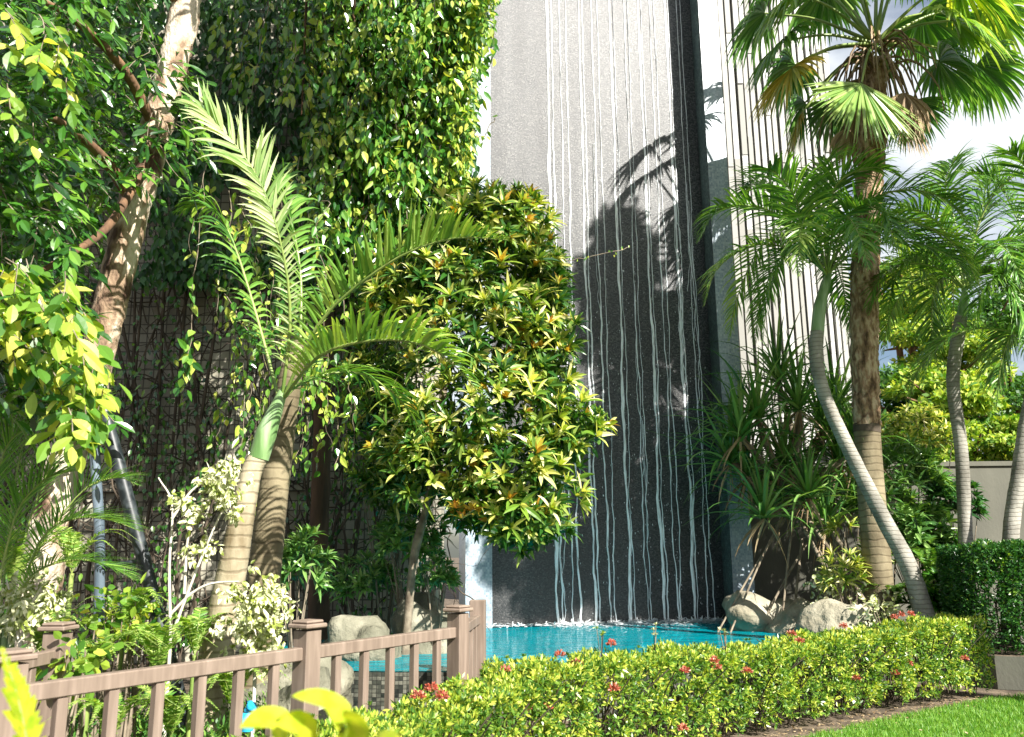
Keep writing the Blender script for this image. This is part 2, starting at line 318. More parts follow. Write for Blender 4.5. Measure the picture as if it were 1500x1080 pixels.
# ------------------------------------------------------------------ plant builders
OV = (.12, .75, 1, .78, .04)
LAN = (.2, .7, 1, .85, .5, .03)
def frond(m, pts, leaf, n=46, width=.04, ang=62, lift=.35, droop=.35, t0=.12, rad=.018, mt=0, mr=1, seed_j=.12, up=None, env=None, segs=5):
    """pinnate palm frond: rachis through pts, leaflets down both sides"""
    Q = spline(pts, 60); T = nrm(np.gradient(Q, axis=0))
    m.tube(pts, [rad, rad*.8, rad*.5, rad*.15], 5, mr, 14, False)
    t = np.linspace(t0, .995, n); i = (t*59).astype(int)
    P = Q[i]; Ti = T[i]
    upv = np.tile(UP if up is None else np.asarray(up, float), (n, 1))
    S = nrm(np.cross(Ti, upv)); Un = nrm(np.cross(S, Ti))
    s = (t-t0)/(1-t0)
    e = (np.clip(.35+2.2*s, 0, 1)*np.clip((1.06-s)*2.0, .12, 1)) if env is None else env(s)
    a = R(ang)*(1-.55*s)
    for sd in (-1, 1):
        j = rng.normal(size=(n, 3))*seed_j
        D = Ti*np.cos(a)[:, None]+S*sd*np.sin(a)[:, None]+Un*lift+j
        N = nrm(Un+rng.normal(size=(n, 3))*.15)
        m.blades(P, D, N, leaf*e*U(.88, 1.1, n), width*np.clip(e*1.5, .3, 1)*U(.8, 1.15, n), (.5, 1, .95, .75, .4, .04)[:segs+1] if segs == 5 else (.5, 1, .8, .05), droop*U(.6, 1.4, n), .35 if segs == 5 else 0, mt)
def fan_leaf(m, base, hub, up_n, Rr, n=44, spread=150, mt=0, mr=1, fall=.5, axis=None):
    """costapalmate leaf: stalk from base to hub, blade of radiating segments"""
    base = np.array(base); hub = np.array(hub)
    mid = (base+hub)/2+UP*.08*np.linalg.norm(hub-base)
    m.tube([base, mid, hub], [.035, .022, .016], 5, mr, 10, False)
    ax = nrm(hub-mid) if axis is None else nrm(axis)
    N = nrm(up_n-ax*np.dot(up_n, ax)); S = np.cross(ax, N)
    a = np.linspace(-R(spread), R(spread), n)
    D = np.cos(a)[:, None]*ax+np.sin(a)[:, None]*S+N*U(-.08, .08, n)[:, None]
    Ls = Rr*(.72+.28*np.cos(a*.6))*U(.92, 1.05, n)
    st = 2*Rr*math.sin(R(spread)/n)*1.25
    # blade widens to half radius, then the segments split and hang
    m.blades(np.tile(hub, (n, 1)), D, np.tile(N, (n, 1))+rng.normal(size=(n, 3))*.12, Ls, st, (.03, .35, .66, .8, .6, .32, .05), fall*U(.7, 1.3, n), .45, mt)
def sprig(m, P, D, k, Lf, Wf, mt=0, mtw=1, ln=.35, prof=OV, tw=.004, face=None, droop=.25, fold=.25):
    """twig with k alternate leaves"""
    Q = spline([P, P+D*ln*.5+rnd(1)[0]*.03, P+D*ln+np.array([0, 0, -.12*ln])], 12)
    m.tube(Q[::4], tw, 3, mtw, 4, False)
    ii = np.linspace(2, 11, k).astype(int); T = nrm(np.gradient(Q, axis=0))[ii]
    S = nrm(np.cross(T, UP)+1e-3); sd = np.where(np.arange(k) % 2, 1, -1)[:, None]
    Dl = T*.7+S*sd*.8+rng.normal(size=(k, 3))*.3+UP*-.15; Dl[-1] = T[-1]
    N = nrm(rng.normal(size=(k, 3))*.45+(SUN*.5+UP*.7 if face is None else face))
    m.blades(Q[ii], Dl, N, Lf*U(.65, 1.15, k), Wf*U(.75, 1.15, k), prof, droop, fold, mt)
def rosette(m, P, A, k, Lf, Wf, mt=0, mt2=None, inner=.3, prof=LAN, droop=.3):
    """whorl of leaves round axis A; the inner ones may be of another colour"""
    A = nrm(A); a = np.cross(A, UP+.01); a = nrm(a); b = np.cross(A, a)
    th = np.arange(k)*2.4+U(0, 6.28); lat = np.linspace(.25, 1.35, k)+U(-.1, .1, k)
    D = np.cos(lat)[:, None]*A+np.sin(lat)[:, None]*(np.cos(th)[:, None]*a+np.sin(th)[:, None]*b)
    N = nrm(A-D*(D@A)[:, None]*.9+rng.normal(size=(k, 3))*.15)
    Ls = Lf*np.linspace(.6, 1.1, k)*U(.85, 1.15, k)
    ki = int(k*inner) if mt2 is not None else 0
    if ki: m.blades(np.tile(P, (ki, 1)), D[:ki], N[:ki], Ls[:ki], Wf, prof, droop, .3, mt2)
    m.blades(np.tile(P, (k-ki, 1)), D[ki:], N[ki:], Ls[ki:], Wf, prof, droop, .3, mt)
def cloud(m, c, r, n, Lf, Wf, mt=0, shell=.55, prof=(.2, 1, .75, .05), fold=0, clump=None, csz=.25):
    """leaves through an uneven ellipsoid, gathered in clumps"""
    c = np.asarray(c, float); r = np.asarray(r, float)
    if clump:
        cc = rnd(clump)*(U(shell, 1, clump)**.6)[:, None]*r+c
        P = cc[rng.integers(0, clump, n)]+rng.normal(size=(n, 3))*csz*(r.mean()**.3)
    else:
        P = rnd(n)*(U(shell, 1, n)**.6)[:, None]*r+c
    out = nrm((P-c)/r)
    D = nrm(out*.5+rng.normal(size=(n, 3))*.7+UP*-.25)
    N = nrm(out*.5+UP*.4+rng.normal(size=(n, 3))*.5)
    m.blades(P, D, N, Lf*U(.6, 1.2, n), Wf*U(.7, 1.2, n), prof, .15, fold, mt)
def inpoly(poly, n):
    poly = np.asarray(poly, float); lo = poly.min(0); hi = poly.max(0); out = []
    while len(out) < n:
        p = U(lo, hi, (n*2, 2)); x, y = p[:, 0], p[:, 1]; ins = np.zeros(len(p), bool); k = len(poly)
        for i in range(k):
            x1, y1 = poly[i]; x2, y2 = poly[i-1]
            c = (y1 > y) != (y2 > y)
            with np.errstate(divide='ignore', invalid='ignore'): ins ^= c & (x < (x2-x1)*(y-y1)/(y2-y1)+x1)
        out += list(p[ins])
    return np.array(out[:n])

# ================================================================== SETTING
m = M(); m.add([[-90, -30, -.004], [90, -30, -.004], [90, 160, -.004], [-90, 160, -.004]], [[0, 1, 2, 3]])
tag(m.build('ground', MT['soil']), kind='structure')
lawn = [(2.05, 4.), (2.0, 6.55), (2.55, 7.35), (3.2, 7.9), (4.1, 8.65), (5.2, 9.55), (6.2, 9.85), (14, 9.85), (14, 2), (.9, 2), (.9, 5.5)]
lawn = [(.9, 2), (14, 2), (14, 10.15), (6.2, 10.2), (5.25, 9.85), (4.03, 9.06), (3.13, 8.42), (2.23, 7.72), (1.43, 7.02), (.8, 6.5)]
m = M(); m.fan(lawn, .004); tag(m.build('lawn', MT['lawn']), kind='structure')
m = M(); n = 90000
p = inpoly([(1.2, 5.2), (8, 5.2), (8, 10.12), (6.2, 10.2), (5.22, 9.86), (4.03, 9.07), (3.13, 8.44), (2.25, 7.75), (1.15, 6.8)], n)
keep = ~((np.sin(p[:, 0]*7)+np.sin(p[:, 1]*9+p[:, 0]*3) > 1.75))
p = p[keep]; n = len(p)
m.blades(np.c_[p, np.full(n, .0)], np.c_[U(-.5, .5, (n, 2)), np.ones(n)], np.c_[U(-1, 1, (n, 2)), U(0, .3, n)], U(.03, .065, n), .007, (1, .8, .05), .25, 0)
tag(m.build('grass', MT['grass']), 'short bright green lawn grass in front of the flowering hedge', 'grass', kind='stuff')

m = M(); n = 700; q = inpoly([(2.1, 7.5), (3.1, 8.2), (4.1, 8.9), (5.2, 9.7), (5.1, 10.0), (3.9, 9.3), (3., 8.7), (2., 7.9)], n)
m.blades(np.c_[q, U(.004, .02, n)], rnd(n)*[1, 1, .2], UP+rnd(n)*.3, U(.02, .05, n), U(.01, .02, n), (.3, 1, .1), .2)
n = 60; q = inpoly([(2.5, 7), (7.5, 7), (7.5, 9.8), (5.2, 9.6)], n); m.blades(np.c_[q, U(.04, .06, n)], rnd(n)*[1, 1, .2], UP+rnd(n)*.3, U(.03, .06, n), U(.015, .03, n), (.3, 1, .1), .2)
tag(m.build('leaf_litter', MT['dry']), 'fallen dry leaves scattered along the hedge foot and on the lawn', 'leaf litter', kind='stuff')

# --- sky and sun
w = bpy.data.worlds.new('World'); scene.world = w; w.use_nodes = True; nt = w.node_tree; L = nt.links
sk = nt.nodes.new('ShaderNodeTexSky'); sk.sky_type = 'NISHITA'; sk.sun_disc = False; sk.sun_elevation = SEL; sk.sun_rotation = math.pi-SAZ
sk.air_density = 1.; sk.dust_density = 1.5
tc = nt.nodes.new('ShaderNodeTexCoord'); mp = nt.nodes.new('ShaderNodeMapping'); mp.inputs['Scale'].default_value = (1, 1, 2.2); L.new(tc.outputs['Generated'], mp.inputs[0])
no = nt.nodes.new('ShaderNodeTexNoise'); no.inputs['Scale'].default_value = 3.2; no.inputs['Detail'].default_value = 9; L.new(mp.outputs[0], no.inputs[0])
cr_ = ramp(nt, [(.44, (0, 0, 0)), (.60, (1, 1, 1))]); L.new(no.outputs[0], cr_.inputs[0])
mx = nt.nodes.new('ShaderNodeMixRGB'); mx.inputs[2].default_value = (7.6, 8., 8.4, 1); L.new(cr_.outputs[0], mx.inputs[0]); L.new(sk.outputs[0], mx.inputs[1])
bg = nt.nodes['Background']; L.new(mx.outputs[0], bg.inputs[0]); bg.inputs[1].default_value = .05
sl = bpy.data.lights.new('sun', 'SUN'); sl.energy = 5.; sl.angle = R(.5); sl.color = (1, .955, .88)
so = bpy.data.objects.new('sun', sl); col.objects.link(so)
from mathutils import Vector, Matrix
so.rotation_euler = Vector(SUN).to_track_quat('Z', 'Y').to_euler()
so.location = (10, -10, 20)

# ================================================================== WATERFALL TOWER
A0 = np.array([-.36, 13.75]); A1 = np.array([3.47, 14.55])      # wall foot, left and right
dv = (A1-A0)/np.linalg.norm(A1-A0); nv = np.array([dv[1], -dv[0]])    # nv points to the camera
HT = 15.
tw = thing('waterfall_tower', (1.5, 14.3, 0), 'tall grey stone mosaic tower wall with water streaming down into the pool', 'waterfall wall')
def wallbox(m, a, b, th, z0, z1, mat=0):
    """upright slab: front face a to b, thickness th behind"""
    bk = -nv*th
    P = [a, b, b+bk, a+bk]
    V = [[*q, z] for z in (z0, z1) for q in P]
    m.add(V, [[3, 2, 1, 0], [4, 5, 6, 7], [0, 1, 5, 4], [1, 2, 6, 5], [2, 3, 7, 6], [3, 0, 4, 7]], mat)
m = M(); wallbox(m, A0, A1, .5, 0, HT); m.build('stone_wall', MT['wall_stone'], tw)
m = M(); wallbox(m, A0-dv*.42+nv*.12, A0-dv*.0+nv*.12, .7, 0, HT+.2); m.build('pier', [MT['pier_front']], tw)
B = np.array([3.47, 13.93]); Cc = np.array([3.83, 14.0])
m = M(); V = [[*q, z] for z in (0, HT+.2) for q in (A1, B, Cc, np.array([3.98, 14.6]), np.array([4.05, 15.1]), A1-nv*.5)]
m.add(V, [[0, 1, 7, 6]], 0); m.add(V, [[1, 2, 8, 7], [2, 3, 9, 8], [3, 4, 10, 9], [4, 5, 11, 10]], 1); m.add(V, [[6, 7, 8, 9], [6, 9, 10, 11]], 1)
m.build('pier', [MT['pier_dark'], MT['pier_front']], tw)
m = M(); wallbox(m, A0-dv*.5+nv*.2, A1+dv*1.1+nv*.2, 1.0, HT+.2, HT+.5); m.build('coping', MT['pier_front'], tw)
WZ = .45
# water running down the wall
m = M()
def stream(u, wd, z0=HT, z1=WZ, wob=1.):
    k = 110; z = np.linspace(z0, z1, k); s = (z0-z)/(z0-z1)
    amp = .004+.028*np.clip(s*1.5-.3, 0, 1)
    x = np.zeros(k)
    for fq, am in ((2.3, .5), (5.1, .35), (11., .25), (23., .18)): x += am*np.sin(z*fq*.7+U(0, 6.3))
    L_ = np.linalg.norm(A1-A0)*u+x*amp*wob
    wv = wd*(.5+.4*s)*(1+.25*np.sin(z*2.1+U(0, 6))+.2*np.sin(z*5.7+U(0, 6))+.08*rng.normal(size=k)); wv = np.clip(wv, .006, 1)
    V = []
    for j in range(k):
        for sd, o in ((-1, .008), (0, .022), (1, .008)):
            q = A0+dv*(L_[j]+sd*wv[j]/2)+nv*o; V.append([*q, z[j]])
    f = []
    for j in range(k-1):
        for c in (0, 1): a = j*3+c; f.append([a, a+3, a+4, a+1])
    m.add(V, f, 0, True)
us = [(.275, .055), (.295, .03), (.335, .022), (.365, .03), (.43, .04), (.447, .028), (.492, .03), (.52, .02), (.583, .05), (.60, .015), (.655, .02), (.672, .014), (.728, .05), (.742, .02), (.785, .024), (.807, .02), (.866, .055), (.88, .02), (.925, .018), (.945, .016)]
for u, wd in us: stream(u, wd)
for _ in range(14):
    z0 = U(3, 9); stream(rng.choice(us)[0]+U(-.012, .012), .012, z0, max(WZ, z0-U(1.5, 4)), 2.)
tag(m.build('falling_water', MT['stream']), 'thin white streams of water running down the grey stone wall', 'waterfall', kind='stuff')
# spray where it meets the pool
m = M(); n = 2600; u = rng.choice([q[0] for q in us], n)+rng.normal(size=n)*.012; u[:900] = U(0, .99, 900)
q = A0[None]+dv[None]*(u*3.9)[:, None]+nv[None]*np.abs(rng.normal(size=n)*.06)[:, None]
P = np.c_[q, WZ+.008+np.abs(rng.normal(size=n))*.02]
m.blades(P, rnd(n)*[1, .6, .15], UP+rnd(n)*.5, U(.03, .10, n), U(.012, .03, n), (.3, 1, .8, .2))
MT['foam'] = rough_mat('foam', [(.3, (.75, .8, .82)), (.7, (.9, .92, .93))], 5, rough=.4)
n = 1500; u = rng.choice([q[0] for q in us], n)+rng.normal(size=n)*.03; dd_ = rng.exponential(.28, n); q = A0[None]+dv[None]*(u*3.9)[:, None]+nv[None]*dd_[:, None]
m.blades(np.c_[q, np.full(n, WZ+.006)], rnd(n)*[1, .5, .0]+[.001, 0, 0], UP+rnd(n)*.1, U(.02, .07, n), U(.008, .02, n), (.3, 1, .8, .2))
n = 1500; z = U(.5, 11, n); u = rng.choice([q[0] for q in us], n)+rng.normal(size=n)*(.003+.01*(z < 6)); q = A0[None]+dv[None]*(u*3.91)[:, None]+nv[None]*U(.01, .05, n)[:, None]
m.blades(np.c_[q, z], np.array([0, 0, -1.])+rnd(n)*.25, np.array([0, -1., 0])+rnd(n)*.3, U(.012, .04, n), U(.004, .009, n), (.3, 1, .8, .2))
tag(m.build('foam', MT['foam']), 'white foam line where falling water meets the pool', 'foam', kind='stuff')

# ================================================================== POOL
pool = np.array([(-2.9, 9.6), (-2.3, 9.15), (-1.2, 9.0), (.3, 9.0), (1.6, 8.95), (2.8, 9.6), (4.2, 10.7), (5.2, 11.9), (5.1, 13.2), (4.2, 14.2), (3.9, 14.6), (-.8, 13.9), (-2.4, 13.1), (-3.2, 11.4)])
ctr = pool.mean(0)
pl = thing('pool', (1, 11, 0), 'raised blue tiled pool basin with dark mosaic outer side at the foot of the waterfall', 'pool')
inner = ctr+(pool-ctr)*.975
m = M(); m.prism(inner[::-1], .02, WZ-.03); m.fan(inner, .02); m.build('basin', MT['pool_tile'], pl)
m = M(); m.prism(pool, 0, WZ-.012); m.build('outer_side', MT['pool_outer'], pl)
m = M(); k = len(pool)
V = [[*q, WZ-.012] for q in pool]+[[*q, WZ-.012] for q in inner]
m.add(V, [[i, (i+1) % k, k+(i+1) % k, k+i] for i in range(k)]); m.build('rim', MT['pool_outer'], pl)
m = M(); m.fan(ctr+(pool-ctr)*.998, WZ); tag(m.build('pool_water', MT['water']), kind='structure')

# ================================================================== BUILDING + WALLS
bd = thing('slatted_building', (8.5, 22, 0), 'white high-rise facade of staggered vertical slats behind the palms', 'building')
X0, X1 = W(1030, 500, 21.5)[0], W(1252, 500, 21.5)[0]
m = M(); m.box(((X0+X1)/2, 24.15, 9.5), (X1-X0, 5, 19)); m.build('wall', MT['facade'], bd)
for k in range(7): m = M(); m.box(((X0+X1)/2, 21.6, 1.3+k*2.7), (X1-X0+.04, .12, .28)); m.build('floor_band', MT['facade'], bd)
m = M(); x = X0
while x < X1-.1:
    z = U(-2, 0); wd = rng.choice([.09, .115, .14])
    while z < 19:
        h = U(1.6, 4.5); d = rng.choice([.05, .07, .10])
        m.box((x+wd/2, 21.45-d/2, z+h/2), (wd, d, h-.004)); z += h
    x += wd+rng.choice([.045, .06, .075])
m.build('slats', MT['slat'], bd)
m = M(); hw = [W(1286, 494, 21.15)]
gw = thing('garden_wall', (8, 15.2, 0), 'plain grey rendered garden wall behind the palms on the right', 'wall')
m = M(); m.box((11.2, 15.3, 1.5), (14.6, .3, 3.0)); m.build('wall_face', MT['concrete'], gw)
m = M(); m.box((11.2, 15.3, 3.04), (14.7, .38, .08)); m.build('coping', MT['concrete'], gw)
cw = thing('tiled_wall', (-6, 13.2, 0), 'tall cream tiled wall overgrown with vine stems at the back left', 'wall')
m = M(); m.box((-6.9, 13.6, 8), (11.6, .4, 16)); m.build('wall_face', MT['wall_cream'], cw)
m = M(); m.box((-6.9, 13.36, 2.62), (11.5, .12, .14)); m.build('ledge', MT['wall_cream'], cw)

# ================================================================== FENCE
fc = thing('wooden_fence', (-1.4, 6, 0), 'brown painted wooden fence with capped posts along the pool path', 'fence')
def fpost(x, y, rz, h=1.16, cap=True, wd=.135):
    m = M(); m.box((x, y, h/2-.02), (wd, wd, h-.04), rz, 0, .006); o = m.build('post', MT['pale_wood'], fc)
    if cap:
        m = M(); m.box((x, y, h-.012), (wd+.055, wd+.055, .03), rz, 0, .008); m.box((x, y, h+.014), (wd+.02, wd+.02, .022), rz, 0, .01)
        m.build('cap', MT['wood_cap'], o)
def fsec(a, b, nb, z=.97):
    a = np.array(a, float); b = np.array(b, float); d = b-a; Ln = np.linalg.norm(d); rz = math.atan2(d[1], d[0]); c = (a+b)/2
    e = .066
    m = M(); m.box((*c, z), (Ln-2*e, .075, .085), rz, 0, .007); m.build('rail', MT['pale_wood'], fc)
    m = M(); m.box((*c, .14), (Ln-2*e, .05, .07), rz, 0, .006); m.build('rail', MT['pale_wood'], fc)
    for k in range(nb):
        q = a+d*(k+1)/(nb+1)
        m = M(); m.box((*q, (.175+z-.0445)/2), (.058, .052, z-.0445-.177), rz, 0, .004); m.build('baluster', MT['pale_wood'], fc)
F1, F2, F3, F4 = (-2.47, 4.37), (-1.40, 6.02), (-.47, 7.42), (-.36, 8.75)
ang = lambda a, b: math.atan2(b[1]-a[1], b[0]-a[0])
fpost(*F1, ang(F1, F2)); fpost(*F2, ang(F1, F2)); fpost(*F3, ang(F2, F3)); fpost(*F4, ang(F3, F4), 1.19, False, .15)
fsec(F1, F2, 6); fsec(F2, F3, 5); fsec(F3, F4, 4)
F0, F5 = (-3.08, 6.0), (-3.2, 4.1)
fpost(*F0, 1.5); fpost(*F5, 1.5); fsec(F5, F0, 6)

# ================================================================== ROCKS
def rock(c, r, rz, label, sd):
    import random
    rr = np.random.default_rng(sd); nu, nvv = 34, 20
    th = np.linspace(0, 2*math.pi, nu, endpoint=False); ph = np.linspace(0, math.pi, nvv)
    T, Pp = np.meshgrid(th, ph); X = np.stack([np.sin(Pp)*np.cos(T), np.sin(Pp)*np.sin(T), np.cos(Pp)], -1).reshape(-1, 3)
    dsp = np.ones(len(X))
    for _ in range(26):
        q = nrm(rr.normal(size=3)); fqq = rr.uniform(1.2, 4.5); dsp += .05/fqq**.6*np.sin(fqq*(X@q)*2.2+rr.uniform(0, 6))*1.6
    for _ in range(60):
        q = nrm(rr.normal(size=3)); fqq = rr.uniform(6, 14); dsp += .004*np.sin(fqq*(X@q)+rr.uniform(0, 6))
    for _ in range(5):    # flattened facets
        q = nrm(rr.normal(size=3)*[1, 1, .8]); lim = rr.uniform(.78, .95); pr = (X*dsp[:, None])@q; k = pr > lim
        dsp[k] *= (lim/pr[k])**.8
    V = X*dsp[:, None]*np.array(r); ca, sa = math.cos(rz), math.sin(rz)
    V = V@np.array([[ca, sa, 0], [-sa, ca, 0], [0, 0, 1]])+np.array(c)
    i, j = np.meshgrid(np.arange(nvv-1), np.arange(nu), indexing='ij'); i = i.ravel(); j = j.ravel(); j2 = (j+1) % nu
    m = M(); m.add(V, np.stack([i*nu+j, (i+1)*nu+j, (i+1)*nu+j2, i*nu+j2], 1), 0, True)
    tag(m.build('boulder', MT['rock_pale'] if sd in (4, 5, 6) else MT['rock']), label, 'rock', 'boulders round the pool edge')
rock((-1.72, 10.2, .48), (.44, .42, .38), .2, 'domed grey boulder behind the middle fence section', 1)
rock((-1.08, 10.75, .6), (.42, .4, .52), .5, 'upright grey boulder behind the fence corner, right of the domed one', 2)
rock((-1.72, 7.5, .2), (.32, .3, .48), .9, 'low brown boulder behind the middle capped fence post', 3)
rock((-2.2, 8.6, .3), (.6, .36, .42), .4, 'broad dark boulder between the fence and the pool edge', 9)
q = W(1118, 893, 13.2); rock((q[0], 13.2, .52), (.64, .5, .46), .1, 'largest pale boulder beside the right tower pier', 4)
q = W(1172, 900, 12.6); rock((q[0], 12.6, .5), (.46, .38, .34), -.3, 'low pale boulder in the middle of the three at right', 5)
q = W(1230, 905, 11.9); rock((q[0], 11.9, .55), (.58, .42, .33), .1, 'flat pale boulder behind the hedge under the striped plant', 6)

# ================================================================== FLOWERING HEDGE
hp = np.array([(-1.5, 4.3), (-.85, 5.25), (-.36, 6.05), (.3, 6.95), (1.2, 7.65), (2.3, 8.45), (3.7, 9.4), (5.15, 10.25)])
hz = [.62, .66, .70, .78, .76, .72, .76, .82]
hd = thing('flowering_hedge', (1.2, 7.6, 0), 'low clipped yellow-green hedge with red flower clusters along the pool', 'hedge')
hq = spline(np.c_[hp, hz], 200); arc = np.concatenate([[0], np.cumsum(np.linalg.norm(np.diff(hq[:, :2], axis=0), axis=1))])
def hedge_pts(n, path, arc, hw=.36, z0=.08, lump=.06):
    s = U(0, arc[-1], n); C_ = np.stack([np.interp(s, arc, path[:, k]) for k in range(3)], 1)
    T = nrm(np.stack([np.interp(s+.02, arc, path[:, k])-np.interp(s-.02, arc, path[:, k]) for k in (0, 1)], 1)+1e-9)
    Nn = np.stack([T[:, 1], -T[:, 0]], 1)
    # cross section: rounded box param
    a = rng.uniform(0, 1, n); H = C_[:, 2]
    side = a < .42; top = (a >= .42) & (a < .85)
    u_ = np.where(side, 1., np.where(top, U(-1, 1, n), -1.)); v = np.where(top, 1., U(0, 1, n)**.8)
    rr_ = np.where(top, 1-np.abs(u_)**6*.12, 1.); uu = np.where(top, u_, u_*(1-.12*v**6))
    lm = 1+lump*(np.sin(s*7)+np.sin(s*3.1+v*6)+np.sin(s*13+u_*5))*.8
    inn = 1-np.abs(rng.normal(size=n))*.13
    P2 = C_[:, :2]+Nn*(uu*hw*lm*inn)[:, None]
    z = z0+(H-z0)*v*rr_*np.where(top, lm*.5+.5, 1)*np.where(top, inn*.6+.4, 1)
    out = np.c_[Nn*np.where(top, u_*.3, u_)[:, None], np.where(top, 1., .15)]
    return np.c_[P2, z], nrm(out)
m = M(); n = 10500
def tufts(m, P, O, k, Lf, Wf, mats=(0, 1), split=.5, sp=.014):
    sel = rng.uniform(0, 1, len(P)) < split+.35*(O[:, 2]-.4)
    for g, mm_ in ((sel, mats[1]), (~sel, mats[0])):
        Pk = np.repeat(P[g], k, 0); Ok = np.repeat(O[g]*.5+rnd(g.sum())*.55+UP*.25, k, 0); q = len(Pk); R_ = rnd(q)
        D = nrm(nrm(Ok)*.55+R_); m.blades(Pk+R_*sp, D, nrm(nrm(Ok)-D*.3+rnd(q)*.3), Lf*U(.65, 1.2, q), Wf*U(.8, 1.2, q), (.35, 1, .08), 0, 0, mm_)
P, O = hedge_pts(n, hq, arc, .34, .10, .085)
keep = np.sin(P[:, 0]*9+P[:, 2]*11)+np.sin(P[:, 1]*13-P[:, 2]*7)+rng.normal(size=n)*.7 > -1.35
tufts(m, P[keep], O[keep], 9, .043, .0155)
nw = 500; P, O = hedge_pts(nw, hq, arc)
for k in range(nw):
    if O[k, 2] > .6: rosette(m, P[k]+UP*U(0, .06), UP+O[k]*.3, 8, .05, .016, 0)
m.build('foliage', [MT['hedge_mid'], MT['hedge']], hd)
m = M(); s = U(0, arc[-1], 420)
for sk_ in s:
    b = np.array([np.interp(sk_, arc, hq[:, k]) for k in range(3)]); o = rng.normal(size=2)*.12
    m.tube([(b[0]+o[0]*.5, b[1]+o[1]*.5, 0), (b[0]+o[0], b[1]+o[1], b[2]*.5), (b[0]+o[0]*2, b[1]+o[1]*2, b[2]*.9)], .006, 3, 0, 5, False)
m.build('stems', MT['dark_twig'], hd)
fl = [(632, 1018, 5.75), (648, 1030, 5.7), (612, 1030, 5.5), (741, 990, 6.6), (770, 1045, 6.3), (800, 1045, 6.4), (806, 1018, 6.5), (845, 980, 6.9), (848, 983, 6.9), (820, 967, 7.2), (1003, 990, 7.3), (1046, 975, 7.6), (1050, 985, 7.6), (1000, 1074, 7.1), (1160, 935, 8.6), (1172, 945, 8.5), (1302, 967, 9.2), (1312, 992, 9.1), (1413, 970, 9.8), (1331, 978, 9.3), (1320, 906, 10.2), (1335, 905, 10.2), (1310, 910, 10.1), (1236, 923, 9.3), (900, 1016, 6.9), (896, 950, 7.7), (700, 1040, 5.9), (1095, 990, 7.7), (1385, 925, 10.2), (1255, 1000, 8.7)]
for (x, y, d) in fl:
    c = W(x, y, d-.04); m = M(); k = 90; o = rnd(k); o[:, 2] = np.abs(o[:, 2]); o[:, 1] -= .3; c = c+UP*.03
    m.blades(c+nrm(o)*U(.012, .038, k)[:, None]*[1, .9, 1.], nrm(o)+rnd(k)*.6, o+rnd(k)*.5, .022, .013, (.3, 1, .2)); m.build('flower_cluster', MT['petal'], hd)

# tall dark hedge at right on its planter
th_ = thing('tall_hedge', (6.8, 11, 0), 'tall clipped dark green hedge on a concrete planter at the right', 'hedge')
tq = spline(np.array([(5.75, 10.95, 1.62), (7, 11.0, 1.64), (10, 11.1, 1.66)]), 120); ta = np.concatenate([[0], np.cumsum(np.linalg.norm(np.diff(tq[:, :2], axis=0), axis=1))])
m = M(); n = 36000; P, O = hedge_pts(n, tq, ta, .5, .38, .06)
e = 5000; a = U(0, 1, e); Pe = np.c_[5.42+.12*U(0, 1, e)**2+.3*(np.abs(a-.5)*2)**4, 10.5+a*.9, .4+U(0, 1, e)*1.22]; P = np.vstack([P, Pe]); O = np.vstack([O, np.tile([-1., -.3, .2], (e, 1))]); n += e
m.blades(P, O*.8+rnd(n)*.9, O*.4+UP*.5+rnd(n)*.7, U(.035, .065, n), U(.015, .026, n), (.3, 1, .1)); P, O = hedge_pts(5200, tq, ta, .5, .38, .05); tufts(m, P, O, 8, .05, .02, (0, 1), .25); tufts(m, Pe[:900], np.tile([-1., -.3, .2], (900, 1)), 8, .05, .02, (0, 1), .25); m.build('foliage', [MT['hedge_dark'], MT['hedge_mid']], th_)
m = M()
for k in range(60):
    x = U(5.6, 9.5); y = U(10.7, 11.2); m.tube([(x, y, .3), (x+U(-.1, .1), y, .9), (x+U(-.3, .3), y+U(-.2, .2), 1.5)], .01, 4, 0, 5, False)
m.build('stems', MT['dark_twig'], th_)
pt = thing('concrete_planter', (7, 11, 0), 'low curved grey concrete planter under the tall hedge', 'planter')
m = M(); pp = [(5.35, 11.6), (5.38, 10.9), (5.6, 10.45), (6.0, 10.28), (7, 10.22), (12, 10.22), (12, 11.8), (5.5, 11.8)]
m.prism(pp, 0, .37); m.build('wall', MT['concrete'], pt); m = M(); m.fan(pp, .37); m.build('soil', MT['soil'], pt)

# ================================================================== PALMS
def trunk_obj(root, pts, rads, mt, name='trunk', bump=0., n=14, seg=60):
    m = M(); m.tube(pts, rads, n, 0, seg, True, bump); return m.build(name, mt, root)

# --- ringed palm by the fence, with a pale green crownshaft
p = C([(296, 1075), (318, 955), (343, 820), (366, 700), (380, 668)], 7.5)
lp = thing('ringed_palm', (p[0][0], 7.5, 0), 'leaning ringed palm with pale green crownshaft, left of the croton tree', 'palm tree')
p[0][2] = 0
trunk_obj(lp, p, [.17, .145, .12, .092, .084], MT['ring_trunk'], bump=.01)
p2 = C([(379, 672), (390, 635), (404, 600), (418, 565)], 7.5)
trunk_obj(lp, p2, [.088, .094, .064, .03], MT['green_stem'], 'crownshaft', n=16, seg=24)
def palm_frond(root, pts, Y, leaf, mts=('palm', 'rachis'), **k):
    m = M(); frond(m, C(pts, Y), leaf, **k); return m.build('frond', [MT[a] for a in mts], root)
palm_frond(lp, [(412, 590), (425, 470), (412, 360), (372, 250), (290, 150)], [7.5, 7.3, 7.1, 6.9, 6.7], .44, ('frond_light', 'rachis'), n=74, width=.034, lift=.15, droop=.3, ang=60, up=(.35, -1, .35), env=lambda s: .38+.75*np.clip((s-.35)*2.6, 0, 1)*np.clip((1.12-s)*2.2, .35, 1))
